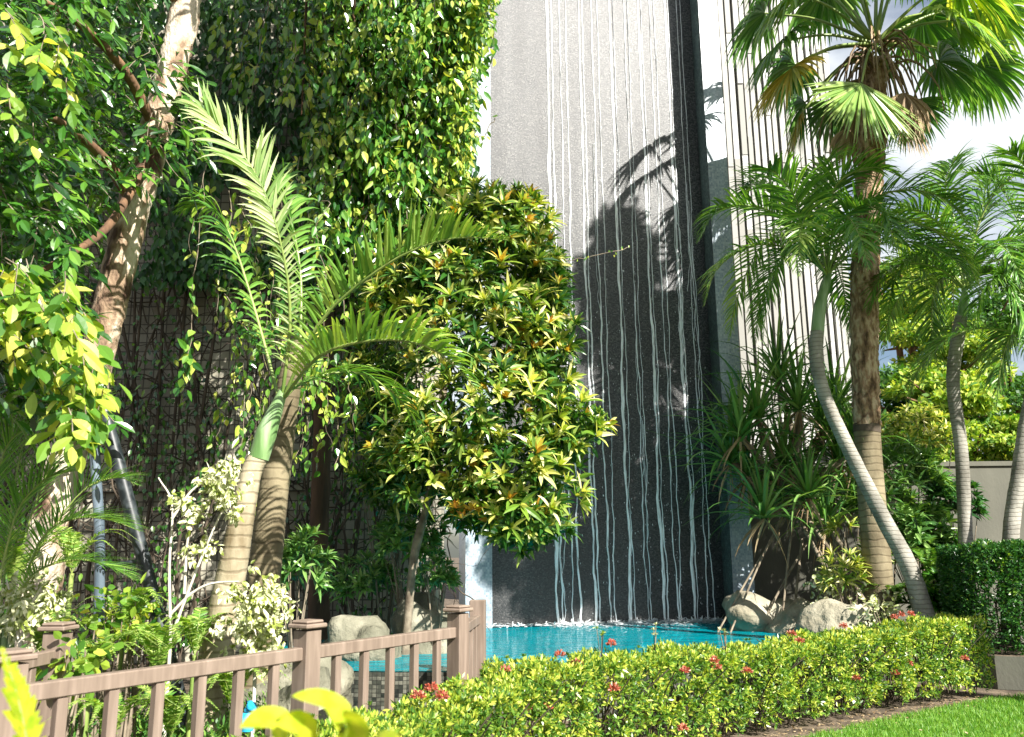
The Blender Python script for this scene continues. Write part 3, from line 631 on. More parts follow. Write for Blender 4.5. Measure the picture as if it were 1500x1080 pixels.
palm_frond(lp, [(412, 590), (470, 470), (570, 385), (660, 350), (745, 352)], [7.5, 7.2, 6.9, 6.7, 6.5], .44, ('palm_pale', 'rachis'), n=64, width=.042, lift=.75, droop=.22)
palm_frond(lp, [(414, 585), (470, 520), (560, 498), (640, 515), (715, 590)], [7.5, 7.1, 6.8, 6.6, 6.5], .46, ('palm_pale', 'rachis'), n=62, width=.045, lift=.65, droop=.42)
palm_frond(lp, [(410, 590), (372, 450), (335, 340), (300, 300), (255, 310)], [7.6, 7.8, 7.9, 7.9, 7.9], .45, ('palm', 'rachis'), n=54, width=.035, lift=0, droop=.6)
palm_frond(lp, [(414, 585), (445, 560), (520, 545), (590, 590), (640, 680)], [7.6, 7.9, 8.2, 8.5, 8.6], .5, ('palm', 'rachis'), n=44, lift=.1, droop=.6)
# second trunk close behind
p = C([(372, 1010), (388, 840), (405, 690), (424, 560), (440, 500)], 8.5); p[0][2] = 0
sp = thing('ringed_palm', (p[0][0], 8.5, 0), 'thinner brown-trunked palm close behind the leaning ringed palm', 'palm tree')
trunk_obj(sp, p, [.17, .155, .14, .12, .08], MT['ring_tan'], bump=.01)
palm_frond(sp, [(440, 505), (440, 400), (420, 300), (390, 240), (340, 230)], [8.5, 8.6, 8.7, 8.8, 8.8], .5, ('palm', 'rachis'), n=44, droop=.6)

# --- curved palm, right
p = C([(1368, 905), (1338, 848), (1290, 752), (1248, 668), (1210, 585), (1196, 530), (1197, 486)], 11.3)
pa = thing('curved_palm', (p[0][0], 11.3, 0), 'slender palm with strongly curved pale trunk beside the fan palm', 'palm tree', 'slender palms on the right')
p[0][2] = 0; trunk_obj(pa, p, [.15, .115, .10, .092, .088, .09, .09], MT['ring_grey'], bump=.02)
trunk_obj(pa, C([(1197, 490), (1201, 450), (1210, 415), (1216, 395)], 11.3), [.088, .085, .06, .03], MT['green_stem'], 'crownshaft', n=14, seg=20)
KR = dict(n=70, width=.036, lift=.25, droop=.48)
c0 = (1212, 405)
for pts, Y in [([c0, (1165, 335), (1110, 303), (1050, 310), (1022, 355)], [11.3, 11.1, 10.9, 10.8, 10.7]),
               ([c0, (1170, 330), (1140, 290), (1100, 270), (1085, 300)], [11.3, 11.6, 11.9, 12.2, 12.4]),
               ([c0, (1175, 340), (1165, 290), (1130, 250), (1120, 270)], [11.3, 10.8, 10.4, 10.1, 9.9]),
               ([c0, (1215, 310), (1230, 265), (1280, 245), (1330, 265)], [11.3, 11.0, 10.7, 10.5, 10.3]),
               ([c0, (1250, 320), (1310, 280), (1380, 290), (1430, 345)], [11.3, 11.2, 11.0, 10.9, 10.8]),
               ([c0, (1260, 345), (1330, 325), (1400, 360), (1440, 430)], [11.3, 11.0, 10.7, 10.5, 10.4]),
               ([c0, (1180, 370), (1150, 375), (1125, 430), (1118, 500)], [11.3, 11.1, 11.0, 10.9, 10.9]),
               ([c0, (1240, 350), (1290, 330), (1340, 370), (1370, 440)], [11.3, 11.6, 11.9, 12.1, 12.2]),
               ([c0, (1205, 320), (1195, 270), (1215, 235), (1245, 225)], [11.3, 11.4, 11.6, 11.8, 12.0]),
               ([c0, (1235, 330), (1265, 300), (1300, 320), (1310, 370)], [11.3, 10.9, 10.5, 10.2, 10.0])]:
    palm_frond(pa, pts, Y, .62, (('palm_pale', 'palm', 'palm')[rng.integers(0, 3)], 'rachis'), **KR)
def more_fronds(root, c, Y, n, ln, mts):
    c = W(*c, Y)
    for k in range(n):
        a = k*2.4+U(-.3, .3); up_ = U(.35, .95); l = ln*U(.8, 1.1); d = np.array([math.cos(a), math.sin(a), 0.])
        m = M(); frond(m, [c, c+d*l*.25+UP*l*.42*up_, c+d*l*.6+UP*l*.45*up_, c+d*l*.9+UP*l*(.1*up_-.05), c+d*l*1.02-UP*l*.3], .55, n=56, width=.034, lift=.2, droop=.5); m.build('frond', [MT[mts[k % len(mts)]], MT['rachis']], root)
more_fronds(pa, (1212, 402), 11.3, 8, 1.75, ('palm', 'palm_pale', 'palm'))
# --- palm B
p = C([(1415, 905), (1414, 780), (1408, 660), (1396, 560), (1404, 490), (1408, 465)], 12.2)
pb = thing('curved_palm', (p[0][0], 12.2, 0), 'slender palm with upright ringed trunk rising from behind the tall hedge edge', 'palm tree', 'slender palms on the right')
p[0][2] = 0; trunk_obj(pb, p, [.11, .095, .09, .09, .095, .085], MT['ring_grey'], bump=.02)
trunk_obj(pb, C([(1407, 472), (1411, 450), (1414, 420)], 12.2), [.085, .07, .035], MT['green_stem'], 'crownshaft', seg=12)
c0 = (1414, 425)
for pts, Y in [([c0, (1390, 350), (1350, 310), (1300, 320), (1270, 370)], [12.2, 12.1, 12.0, 11.9, 11.8]),
               ([c0, (1380, 385), (1345, 375), (1310, 410), (1300, 470)], [12.2, 12, 11.8, 11.7, 11.6]),
               ([c0, (1430, 340), (1460, 280), (1510, 250), (1570, 270)], [12.2, 12.1, 11.9, 11.8, 11.6]),
               ([c0, (1450, 370), (1500, 350), (1560, 380), (1590, 450)], [12.2, 12.0, 11.8, 11.6, 11.5]),
               ([c0, (1440, 400), (1470, 410), (1500, 470), (1510, 540)], [12.2, 11.9, 11.7, 11.5, 11.4]),
               ([c0, (1400, 330), (1385, 280), (1395, 240), (1420, 225)], [12.2, 12.4, 12.6, 12.8, 13.0]),
               ([c0, (1425, 360), (1440, 300), (1450, 260), (1480, 240)], [12.2, 12.6, 13.0, 13.3, 13.5]),
               ([c0, (1395, 400), (1370, 420), (1365, 480), (1375, 540)], [12.2, 12.5, 12.8, 13.0, 13.1])]:
    palm_frond(pb, pts, Y, .62, ('palm', 'rachis'), **KR)
more_fronds(pb, (1414, 425), 12.2, 7, 1.8, ('palm', 'palm'))
# --- palm C at right edge
p = C([(1470, 900), (1480, 800), (1492, 700), (1508, 600), (1530, 520)], 11.7)
pc = thing('curved_palm', (p[0][0], 11.7, 0), 'slender palm with pale trunk leaning out of the picture at the right edge', 'palm tree', 'slender palms on the right')
p[0][2] = 0; trunk_obj(pc, p, [.12, .105, .10, .10, .09], MT['ring_grey'], bump=.02)
for pts, Y in [([(1530, 520), (1500, 420), (1470, 400), (1440, 430), (1425, 490)], [11.7, 11.6, 11.5, 11.4, 11.3]),
               ([(1530, 520), (1510, 380), (1480, 300), (1450, 260), (1400, 250)], [11.7, 11.9, 12.1, 12.2, 12.2]),
               ([(1530, 520), (1540, 380), (1520, 280), (1490, 230), (1470, 225)], [11.7, 11.3, 11, 10.8, 10.6]),
               ([(1530, 520), (1500, 470), (1480, 490), (1465, 540), (1460, 600)], [11.7, 11.9, 12.1, 12.3, 12.4])]:
    palm_frond(pc, pts, Y, .65, ('palm', 'rachis'), **KR)

more_fronds(pc, (1530, 515), 11.7, 6, 1.8, ('palm',))
# --- fan palm
FY = 12.
fp = thing('fan_palm', (W(1272, 800, FY)[0], FY, 0), 'tall fan palm with shaggy brown trunk and skirt of dead stalks', 'palm tree')
b = W(1277, 760, FY); b[2] = 0
trunk_obj(fp, [b, W(1276, 720, FY), W(1270, 632, FY)], [.2, .185, .18], MT['ring_tan'], 'lower_trunk', seg=16)
trunk_obj(fp, [W(1270, 634, FY), W(1270, 622, FY)], [.187, .187], MT['dark_twig'], 'band', seg=4)
trunk_obj(fp, C([(1270, 624), (1266, 480), (1270, 330), (1278, 200), (1282, 90)], FY), [.182, .195, .19, .2, .16], MT['fibre'], 'upper_trunk', .06, 18, 110)
ctr_ = W(1282, 70, FY); m = M()     # dead stalks hanging round the head
for k in range(58):
    a = U(0, 6.28); rr_ = U(.2, .75); z0 = U(-.55, .12); ln = U(.5, 1.25)
    d = np.array([math.cos(a), math.sin(a), 0.])
    s_ = ctr_+d*.14+UP*z0
    m.tube([s_, s_+d*rr_*.55+UP*U(-.05, .12), s_+d*rr_-UP*ln*.5, s_+d*(rr_*1.1)-UP*ln], [.026, .02, .012, .006], 4, 1 if U(0, 1) < .6 else 0, 8, False)
for k in range(3):
    a = U(0, 6.28); d = np.array([math.cos(a), math.sin(a), 0.]); h = ctr_+d*U(.4, .7)-UP*U(.75, 1.2)
    fan_leaf(m, ctr_+d*.15, h, d, U(.5, .8), 26, 60, 1, 0, .9, axis=d*.15-UP)
m.build('dead_skirt', [MT['fibre'], MT['dry']], fp)
hb = W(1282, 62, FY)
def fanl(px, py, dy, Rr, tint='fan', spread=105, fall=.5, axis=None, n=46, un=None):
    h = W(px, py, FY+dy); m = M(); d = h-hb; hd_ = nrm(d*[1, 1, .2]); 
    ax = (hd_*.75-UP*.65) if axis is None else np.array(axis, float)
    fan_leaf(m, hb+nrm(d)*.1, h, UP*.7+hd_*.7 if un is None else np.array(un, float), Rr, n, spread, 0, 1, fall, ax)
    m.build('fan_leaf', [MT[tint], MT['rachis']], fp)
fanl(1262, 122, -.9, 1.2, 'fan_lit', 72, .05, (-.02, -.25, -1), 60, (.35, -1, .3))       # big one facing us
fanl(1150, 60, -.3, 1.0, 'fan', 100, .55); fanl(1120, 20, .5, 1.05); fanl(1165, 95, .9, .95)
fanl(1160, 100, -.6, 1.0, 'yellowing', 80, .35, (-.55, -.3, -.9)); fanl(1175, 165, .2, .9, 'yellowing', 60, .3, (-.4, -.1, -1)); fanl(1180, 150, .8, .85, 'fan', 80, .4, (-.5, .2, -1))
fanl(1375, 90, -.2, 1.1, 'fan', 105, .5); fanl(1430, 95, .7, 1.05); fanl(1395, 30, -.8, 1.1, 'palm_pale'); fanl(1350, 20, .6, 1.1)
fanl(1440, 10, .2, 1.15, 'palm_pale'); fanl(1400, -30, -.6, 1.2, 'bright_leaf'); fanl(1170, -10, -.5, 1.1, 'palm_pale'); fanl(1210, -20, .9, 1.1)
fanl(1330, 150, .7, .85, 'fan', 80, .4, (.4, .3, -1)); fanl(1225, 150, .9, .9, 'fan', 80, .4, (-.2, .4, -1)); fanl(1325, 165, -.3, .8, 'dry', 50, .3, (.15, -.1, -1)); 
fanl(1250, -60, -.9, 1.1); fanl(1310, -70, -.3, 1.15); fanl(1230, -80, .4, 1.1); fanl(1340, -80, .7, 1.1); fanl(1290, -90, 1.0, 1.1); fanl(1150, -60, .2, 1.1)

# --- areca clump lower left
ar = thing('areca_palm', (-3.9, 6.6, 0), 'feathery low palm with thin arching fronds at the left edge beside the black poles', 'palm tree')
for pts, Y, lf in [([(20, 900), (60, 790), (110, 760), (160, 762), (205, 778)], 6.4, .42), ([(0, 900), (20, 720), (40, 620), (50, 560), (30, 500)], 6.7, .5), ([(10, 900), (50, 740), (90, 650), (120, 600), (150, 590)], 6.9, .5),
                   ([(10, 900), (60, 800), (120, 720), (170, 700), (200, 710)], 7.0, .4), ([(-20, 900), (-20, 760), (0, 680), (20, 640), (60, 620)], 6.2, .5), ([(10, 900), (50, 840), (110, 820), (160, 830), (200, 850)], 6.3, .35), ([(-10, 900), (10, 800), (30, 740), (70, 700), (110, 690)], 6.0, .4)]:
    palm_frond(ar, pts, Y, lf, ('palm', 'rachis'), n=60, width=.014, lift=.15, droop=.15, rad=.01, seed_j=.05)
m = M()
for x, y in ((20, 900), (0, 900), (10, 905), (-10, 900)):
    t = W(x, y, 6.5); m.tube([(t[0]+U(-.1, .1), 6.6, 0), t], [.04, .02], 6, 0, 5)
m.build('stems', MT['green_stem'], ar)

# ================================================================== BIG TREE, LEFT
bt = thing('broadleaf_tree', (W(110, 800, 8)[0], 8, 0), 'large leaning tree with pale patchy bark and glossy leaves at the left', 'tree')
p = C([(40, 950), (80, 740), (130, 575), (168, 420), (198, 300), (228, 190), (255, 90), (272, 10), (285, -70), (330, -220)], 8.); p[0][2] = 0
trunk_obj(bt, p, [.2, .17, .155, .15, .155, .15, .15, .145, .14, .1], MT['bark'], 'trunk', .05, 16, 120)
m = M()
for pts, Y, r in [([(198, 300), (150, 230), (90, 180), (20, 150)], [8, 7.4, 6.8, 6.2], [.07, .04, .02]), ([(228, 190), (180, 100), (110, 30), (40, -10)], [8, 7.3, 6.6, 6], [.06, .04, .02]),
                  ([(215, 240), (160, 330), (90, 380), (20, 420)], [8, 7, 6.2, 5.8], [.05, .03, .015]), ([(150, 520), (90, 520), (40, 540)], [8, 7, 6.4], [.04, .02]), ([(272, 10), (200, -60), (100, -100), (0, -120)], [8, 7.4, 6.6, 6], [.08, .05, .03]),
                  ([(285, -70), (400, -160), (550, -220), (700, -260)], [8, 7.6, 7.2, 7.0], [.09, .07, .04]), ([(285, -70), (380, -220), (480, -330), (620, -420)], [8, 8.2, 8.5, 8.8], [.08, .06, .03])]:
    m.tube(C(pts, Y), r, 7, 0, 20, False)
m.build('limbs', MT['bark_brown'], bt)
m = M(); ps = inpoly([(-40, -60), (235, -60), (225, 40), (262, 95), (290, 150), (300, 240), (255, 262), (200, 275), (150, 290), (160, 350), (130, 385), (140, 430), (125, 520), (165, 610), (120, 640), (60, 600), (-40, 600)], 800)
for x, y in ps:
    if 270 < y < 600 and x > np.interp(y, [270, 330, 420, 500, 600], [165, 150, 118, 105, 95]): continue
    if y < 60 and x > 215: continue
    Y = U(5.4, 7.5) if x < 110 else U(7.0, 9.2); P = W(x, y, Y); d = nrm(np.array([.5, -.25, -.45])+rng.normal(size=3)*.35)
    sprig(m, P-d*.15, d, rng.integers(6, 10), .17*U(.8, 1.25), .058, 0, 1, .38, OV, .004, SUN*.4+UP*.5)
# brighter hanging bough low on the left
ps = np.vstack([inpoly([(-20, 380), (60, 370), (130, 470), (150, 560), (165, 610), (110, 640), (60, 560), (-20, 480)], 75), inpoly([(-20, 0), (80, 0), (110, 120), (60, 200), (-20, 200)], 14)])
for x, y in ps:
    P = W(x, y, U(4.9, 5.6)); d = nrm(np.array([.45, -.2, -.7])+rng.normal(size=3)*.3)
    sprig(m, P-d*.12, d, 7, .15*U(.8, 1.2), .07, 2, 1, .32, OV, .004, SUN*.5+UP*.3)
m.build('crown', [MT['tree_leaf'], MT['twig'], MT['bright_leaf']], bt)
# unseen leaf clumps added above the picture, up the sun rays, to shade the wall
m = M()
for _ in range(210):
    x, z = U(-8.5, -1.4), U(1.6, 9.5)
    if x > -4.6 and (z > 2.6 or x > -3.2): continue
    if x < -4. and z < 3.4 and U(0, 1) < .8: continue
    T = np.array([x, 13.1, z]); ty = U(8.2, 9.6)+max(0, 6-z)*.55; cloud(m, T+SUN*ty, (.62, .62, .4), 150, .24, .13, 0, .1, (.3, 1, .8, .05))
def shade_blob(px, py, Yt, up_by, r, n):
    T = W(px, py, Yt); c = T+SUN*up_by; cloud(m, c, (r, r, r*.6), n, .18, .085, 0, .1, (.2, 1, .75, .05))
for a in [(330, 80, 13, 8.5, 1.1, 520), (330, 320, 13, 10, 1.1, 520), (300, 480, 13, 11, 1.0, 380), 
          (500, 640, 13, 12, .8, 220), (560, 760, 13, 12.5, .8, 220), (400, 400, 13, 10, .8, 300), (640, 820, 13, 13, .7, 200)]:
    shade_blob(*a)
m.build('shade_clumps', MT['tree_leaf'], bt)

# ================================================================== VINE-CLAD TREE
vt = thing('vine_clad_tree', (W(480, 700, 12.2)[0], 12.2, 0), 'dark tree trunk buried under hanging leafy vines left of the waterfall', 'tree')
p = C([(470, 960), (468, 760), (474, 560), (480, 300), (497, 150), (505, 0), (520, -140)], 12.2); p[0][2] = 0
trunk_obj(vt, p, [.16, .13, .13, .15, .17, .18, .14], MT['dark_bark'], 'trunk', .08, 12, 60)
m = M()
for a in range(16):
    x = U(430, 640); m.tube([W(497, 150, 12.2)+UP*U(-1, 2), W(x, U(-100, 200), 11.9), W(x+U(-30, 60), U(100, 350), 11.7)], [.05, .03, .01], 5, 0, 14, False)
m.build('limbs', MT['bark_brown'], vt)
m = M(); cnt = 0
rx = lambda y: np.interp(y, [-60, 0, 60, 120, 200, 290, 360, 420], [735, 722, 702, 690, 688, 678, 655, 560])
by = lambda x: np.interp(x, [320, 380, 430, 470, 520, 560, 640, 690], [60, 140, 230, 350, 430, 460, 420, 330])
while cnt < 640:
    x = 720-(U(0, 1)**1.25)*400; y = U(-80, 330)
    if x > rx(y)-8 or y > by(x): continue
    if x < 455 and (U(0, 1) < .7 or y > 60): continue
    Y = 11.0+U(0, 1.1)+.5*abs(math.sin(x*.021+y*.013)); ln = U(.3, 1.5); k = int(ln*13)+2
    P = W(x, y, Y); Q = P+np.outer(np.linspace(0, 1, 6), [U(-.12, .12), U(-.1, .1), -ln])+rng.normal(size=(6, 3))*.03
    m.tube(Q, .005, 3, 1, 8, False); S = spline(Q, k)
    D = np.array([0, 0, -1.])+rng.normal(size=(k, 3))*[.55, .4, .4]; N = np.array([.25, -.8, .35])+rng.normal(size=(k, 3))*.5
    m.blades(S+rng.normal(size=(k, 3))*.05, D, N, U(.11, .22, k), U(.055, .10, k), (.25, 1, .95, .55, .03), .12, .2, 0)
    cnt += 1
n = 6500; ps = inpoly([(440, -80), (728, -80), (694, 120), (688, 230), (670, 330), (620, 430), (520, 430), (470, 340), (470, 100)], n)
ps = ps[np.sin(ps[:, 0]*.045+1)+np.sin(ps[:, 1]*.05+ps[:, 0]*.02)+rng.normal(size=n)*.5 > -.75]; n = len(ps)
P = np.array([W(x, y, 11.2+abs(rng.normal())*.6+.45*math.sin(x*.05)*math.sin(y*.033+x*.02)) for x, y in ps])
m.blades(P, np.array([0, 0, -1.])+rng.normal(size=(n, 3))*.5, np.array([.3, -.7, .4])+rng.normal(size=(n, 3))*.6, U(.10, .2, n), U(.05, .09, n), (.25, 1, .95, .55, .03), .12, .2, 0)
n = 15000; x = U(-80, 700, n); y = U(-140, 420, n); P = np.array([W(a, b_, 12.7+U(-.3, .35)) for a, b_ in zip(x, y)]); keep = (np.sin(x*.03)+np.cos(y*.04+x*.01) > -.6-np.clip((250-y)/60, -.3, 2)); P = P[keep]; n = len(P)
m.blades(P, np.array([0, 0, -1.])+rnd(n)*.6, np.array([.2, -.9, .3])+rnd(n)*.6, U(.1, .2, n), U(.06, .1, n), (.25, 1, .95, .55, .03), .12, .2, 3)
# overhanging bright fringe along the right side
n = 1500; y = U(-60, 330, n); x = np.array([rx(q) for q in y])-np.abs(rng.normal(size=n))*26+6
P = np.array([W(a, b_, U(10.9, 11.7)) for a, b_ in zip(x, y)])
m.blades(P, np.array([.2, -.2, -1.])+rng.normal(size=(n, 3))*.5, np.array([.6, -.6, .4])+rng.normal(size=(n, 3))*.4, U(.08, .16, n), U(.04, .07, n), (.25, 1, .95, .55, .03), .12, .2, 2)
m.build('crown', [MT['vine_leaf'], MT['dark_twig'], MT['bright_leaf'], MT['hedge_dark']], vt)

# pale leafy sprays hanging round the palm head and down the wall
m = M()
for k in range(120):
    x = rng.normal(430, 75); y = U(230, 640); Y = U(8.6, 12.2) if x < 520 else U(11, 12.5); ln = U(.25, .9); k2 = int(ln*14)+3
    P = W(x, y, Y); Q = P+np.outer(np.linspace(0, 1, 5), [U(-.1, .1), U(-.1, .1), -ln])+rng.normal(size=(5, 3))*.03
    m.tube(Q, .005, 3, 1, 8, False); S_ = spline(Q, k2)
    m.blades(S_+rng.normal(size=(k2, 3))*.05, np.array([0, 0, -1.])+rng.normal(size=(k2, 3))*.5, np.array([.35, -.8, .3])+rng.normal(size=(k2, 3))*.4, U(.07, .15, k2), U(.035, .065, k2), (.25, 1, .95, .55, .03), .12, .2, 0 if U(0, 1) < .6 else 2)
tag(m.build('hanging_vines', [MT['vine_leaf'], MT['twig'], MT['bright_leaf']]), 'loose sprays of small vine leaves hanging down round the ringed palm head', 'vines', kind='stuff')

# separate trailing strands hanging in the hollow
def strand(pts, Y, nl, label, mt='vine_leaf', lf=.13, cluster=None):
    Q = spline(C(pts, Y), 60); m = M(); m.tube(Q[::4]+rng.normal(size=(15, 3))*.012, .006, 4, 1, 40, False)
    i = rng.integers(6, 59, nl) if cluster is None else (np.clip(rng.normal(cluster, .12, nl), .05, .99)*59).astype(int)
    m.blades(Q[i]+rng.normal(size=(nl, 3))*.04, np.array([0, 0, -1.])+rng.normal(size=(nl, 3))*.45, np.array([.25, -.9, .2])+rng.normal(size=(nl, 3))*.35, lf*U(.7, 1.2, nl), lf*.48, (.25, 1, .95, .55, .03), .12, .25, 0)
    tag(m.build('vine_strand', [MT[mt], MT['twig']]), label, 'vine', 'long trailing vine strands')
strand([(300, 240), (292, 330), (282, 420), (278, 500), (268, 570)], 9.5, 34, 'trailing vine strand with pale leaf tuft, hanging nearest the big leaning trunk', 'vine_leaf', .15, .8)
strand([(395, 0), (380, 60), (374, 120), (360, 160), (368, 220)], 10, 22, 'twisting bare vine strand with few leaves at the top of the dark hollow', 'vine_leaf', .13)
strand([(432, 60), (432, 90), (420, 120), (402, 160)], 10.3, 10, 'short curling vine twig with few leaves near the top centre of the hollow', 'vine_leaf', .13)
strand([(330, 430), (352, 470), (380, 495), (430, 500)], 9.2, 22, 'vine strand of pointed two-tone leaves beside the ringed palm head', 'vine_leaf', .14)
strand([(690, 190), (706, 200), (728, 168)], 11, 14, 'small yellow-green vine shoot reaching over the left tower pier', 'bright_leaf', .1)
strand([(820, 382), (870, 376), (925, 362)], 12.8, 14, 'thin vine twig sticking out across the waterfall wall', 'bright_leaf', .05)

# tangle of bare stems on the cream wall
m = M()
for k in range(560):
    x = U(-9.5, -1.2); z = U(.2, 6.5); q = [np.array([x, 13.3, z])]; d = np.array([U(-.6, .6), 0, U(-1, 1)])
    for j in range(6):
        d = nrm(d+rng.normal(size=3)*[.5, 0, .5]); q.append(q[-1]+d*U(.12, .35)); q[-1][1] = 13.22-abs(rng.normal())*.14
    m.tube(q, U(.004, .014), 3, 0, 14, False)
for k in range(46):
    x = U(-8, -1.1); m.tube([(x, 13.1, 0), (x+U(-.3, .3), 13.0, 1.5), (x+U(-.5, .5), 13.0, 3), (x+U(-.5, .5), 13.1, 6)], U(.012, .03), 4, 0, 16, False)
n = 5500; P = np.c_[U(-9, -1, n), 13.1-np.abs(rng.normal(size=n))*.3, U(.2, 7, n)]; P = P[(np.sin(P[:, 0]*2.3+1)+np.sin(P[:, 2]*1.9+P[:, 0])+rng.normal(size=n)*.4) > -.1]; n = len(P)
m.blades(P, np.array([0, -.2, -1.])+rnd(n)*.6, np.array([.1, -1, .3])+rnd(n)*.5, U(.06, .13, n), U(.04, .07, n), (.25, 1, .95, .55, .03), .1, .2, 1)
tag(m.build('vine_tangle', [MT['dark_twig'], MT['tree_leaf']]), 'tangle of bare dark vine stems matted over the cream wall', 'vines', kind='stuff')

# ================================================================== CROTON TREE
ct = thing('croton_tree', (W(610, 900, 10.3)[0], 10.3, 0), 'bushy croton tree with yellow, green and orange leaf whorls before the waterfall', 'tree')
p = C([(590, 905), (606, 820), (625, 740), (640, 640), (650, 560)], 10.4); p[0][2] = 0
trunk_obj(ct, p, [.055, .05, .045, .04, .035], MT['twig'], 'trunk', .04, 10, 30)
ell = [(700, 340, 10.3, 110, 60), (650, 420, 10.2, 110, 60), (760, 430, 10.2, 85, 70), (700, 500, 10.0, 120, 70), (790, 540, 10.1, 60, 60), (700, 600, 9.9, 130, 70), (825, 630, 10.0, 62, 45), (800, 470, 10.1, 50, 60), (600, 650, 10.5, 55, 70), (565, 560, 10.7, 55, 60), (570, 700, 10.7, 45, 45), (790, 400, 10.3, 50, 50), (760, 330, 10.4, 50, 45), (640, 680, 10.1, 100, 60), (760, 690, 9.9, 105, 70), (720, 310, 10.4, 60, 40), (590, 420, 10.5, 60, 50), (700, 740, 10, 60, 40), (770, 765, 9.9, 60, 38)]
m = M(); cc = W(690, 560, 10.5)
tips = []
for (x, y, Y, a, b_) in ell:
    n = int(a*b_*.0072)+5
    for k in range(n):
        o = rnd(1)[0]; o[1] = -abs(o[1])*.9 if U(0, 1) < .75 else o[1]; o = nrm(o)*U(.6, 1.12)
        P = W(x, y, Y)+np.array([o[0]*a, o[1]*a*.8, o[2]*b_])*Y/1250*1.0
        tips.append(P); A = nrm(o+UP*.5+SUN*.4+rnd(1)[0]*.3)
        red = U(0, 1) < .16
        rosette(m, P, A, rng.integers(6, 17), U(.14, .30), U(.036, .062), 0 if U(0, 1) < .6 else 2, 1 if red else None, .35)
for (x, y) in ((668, 745), (678, 760), (690, 750)):
    rosette(m, W(x, y, 9.6), UP, 12, .17, .05, 1)
m.build('crown', [MT['croton'], MT['croton_red'], MT['croton_deep']], ct)
m = M(); tips = np.array(tips); tr = C([(606, 820), (625, 740), (640, 640), (650, 560)], 10.4)
tq_ = spline(C([(606, 820), (625, 740), (640, 640), (660, 540), (690, 440)], 10.4), 40); m.tube(tq_[::8], [.05, .015], 6, 0, 20, False)
for P in tips[rng.choice(len(tips), 130, replace=False)]:
    lo = tq_[tq_[:, 2] < P[2]-.25]; s_ = lo[np.argmin(np.linalg.norm(lo-(P-UP*.35), axis=1))] if len(lo) > 4 else None
    if s_ is None or np.linalg.norm(P-s_) > 1.0: continue; m.tube([s_, (s_+P)/2+rnd(1)[0]*.15-UP*.1, P], [.018, .01, .005], 4, 0, 9, False)
m.build('branches', MT['twig'], ct)
m = M()
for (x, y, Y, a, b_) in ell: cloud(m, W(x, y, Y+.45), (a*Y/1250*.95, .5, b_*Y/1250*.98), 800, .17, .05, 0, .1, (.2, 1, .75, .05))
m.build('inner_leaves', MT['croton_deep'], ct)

# dark undergrowth shrubs beneath
def shrub(name, px, py, Y, r, n, mt, Lf, Wf, label, cat='shrub', group=None, ros=False, stem=True, mt2=None):
    c = W(px, py, Y); t = thing(name, (c[0], Y, 0), label, cat, group); m = M()
    if ros:
        for k in range(n):
            o = rnd(1)[0]; o[2] = abs(o[2])*1.2-.3; P = c+nrm(o)*np.array(r)*U(.55, 1.)
            rosette(m, P, nrm(o+UP*.7), 11, Lf, Wf, 0, 1 if mt2 and U(0, 1) < .3 else None)
    else: cloud(m, c, r, n, Lf, Wf, 0, .3, (.2, 1, .8, .04), .2, 40, .14)
    m.build('foliage', [MT[mt], MT[mt2 or mt]], t)
    if stem:
        m = M()
        for k in range(9):
            o = rnd(1)[0]; m.tube([(c[0]+U(-.06, .06), Y+U(-.06, .06), 0), (c[0]+o[0]*r[0]*.3, Y+o[1]*.2, c[2]*.5), c+o*np.array(r)*.8], [.016, .011, .005], 4, 0, 10, False)
        m.build('stems', MT['twig'], t)
    return t
shrub('shrub', 440, 840, 10, (.35, .3, .5), 60, 'pandan', .2, .04, 'dark narrow-leaved shrub right of the ringed palm trunks', ros=True)
shrub('shrub', 600, 800, 11, (.45, .3, .6), 70, 'pandan', .2, .045, 'dark leafy shrub on thin stems above the upright boulder', ros=True)
shrub('shrub', 570, 650, 11.5, (.6, .3, .6), 60, 'tree_leaf', .2, .05, 'dark broadleaf shrub under the croton crown', ros=True)
shrub('shrub', 530, 860, 11.4, (.5, .3, .4), 50, 'pandan', .2, .04, 'low dark shrub behind the domed boulder', ros=True)
shrub('shrub', 640, 850, 10.6, (.22, .2, .25), 24, 'pandan', .18, .04, 'small spiky green shrub between the grey boulders', ros=True)

# ================================================================== BLACK POLE FRAME
bf = thing('pole_frame', (W(180, 900, 7.6)[0], 7.6, 0), 'black metal A-shaped pole frame standing among the ferns', 'frame')
a = C([(134, 590), (141, 700), (146, 820), (152, 960)], 7.6); a[-1][2] = 0; trunk_obj(bf, a, [.045, .045], MT['pipe_sheen'], 'pole', n=14)
a = W(150, 590, 7.5); b = W(243, 945, 7.5); dd = (b-a); b = a+dd*(a[2]/-dd[2]); trunk_obj(bf, [a, (a+b)/2, b], [.058, .058], MT['pipe'], 'pole', n=14)
trunk_obj(bf, [W(143, 832, 7.6), W(205, 822, 7.52)], [.022, .022], MT['pipe'], 'crossbar', n=10)
trunk_obj(bf, [W(128, 592, 7.6), W(156, 592, 7.5)], [.06, .06], MT['pipe'], 'joint', n=12)

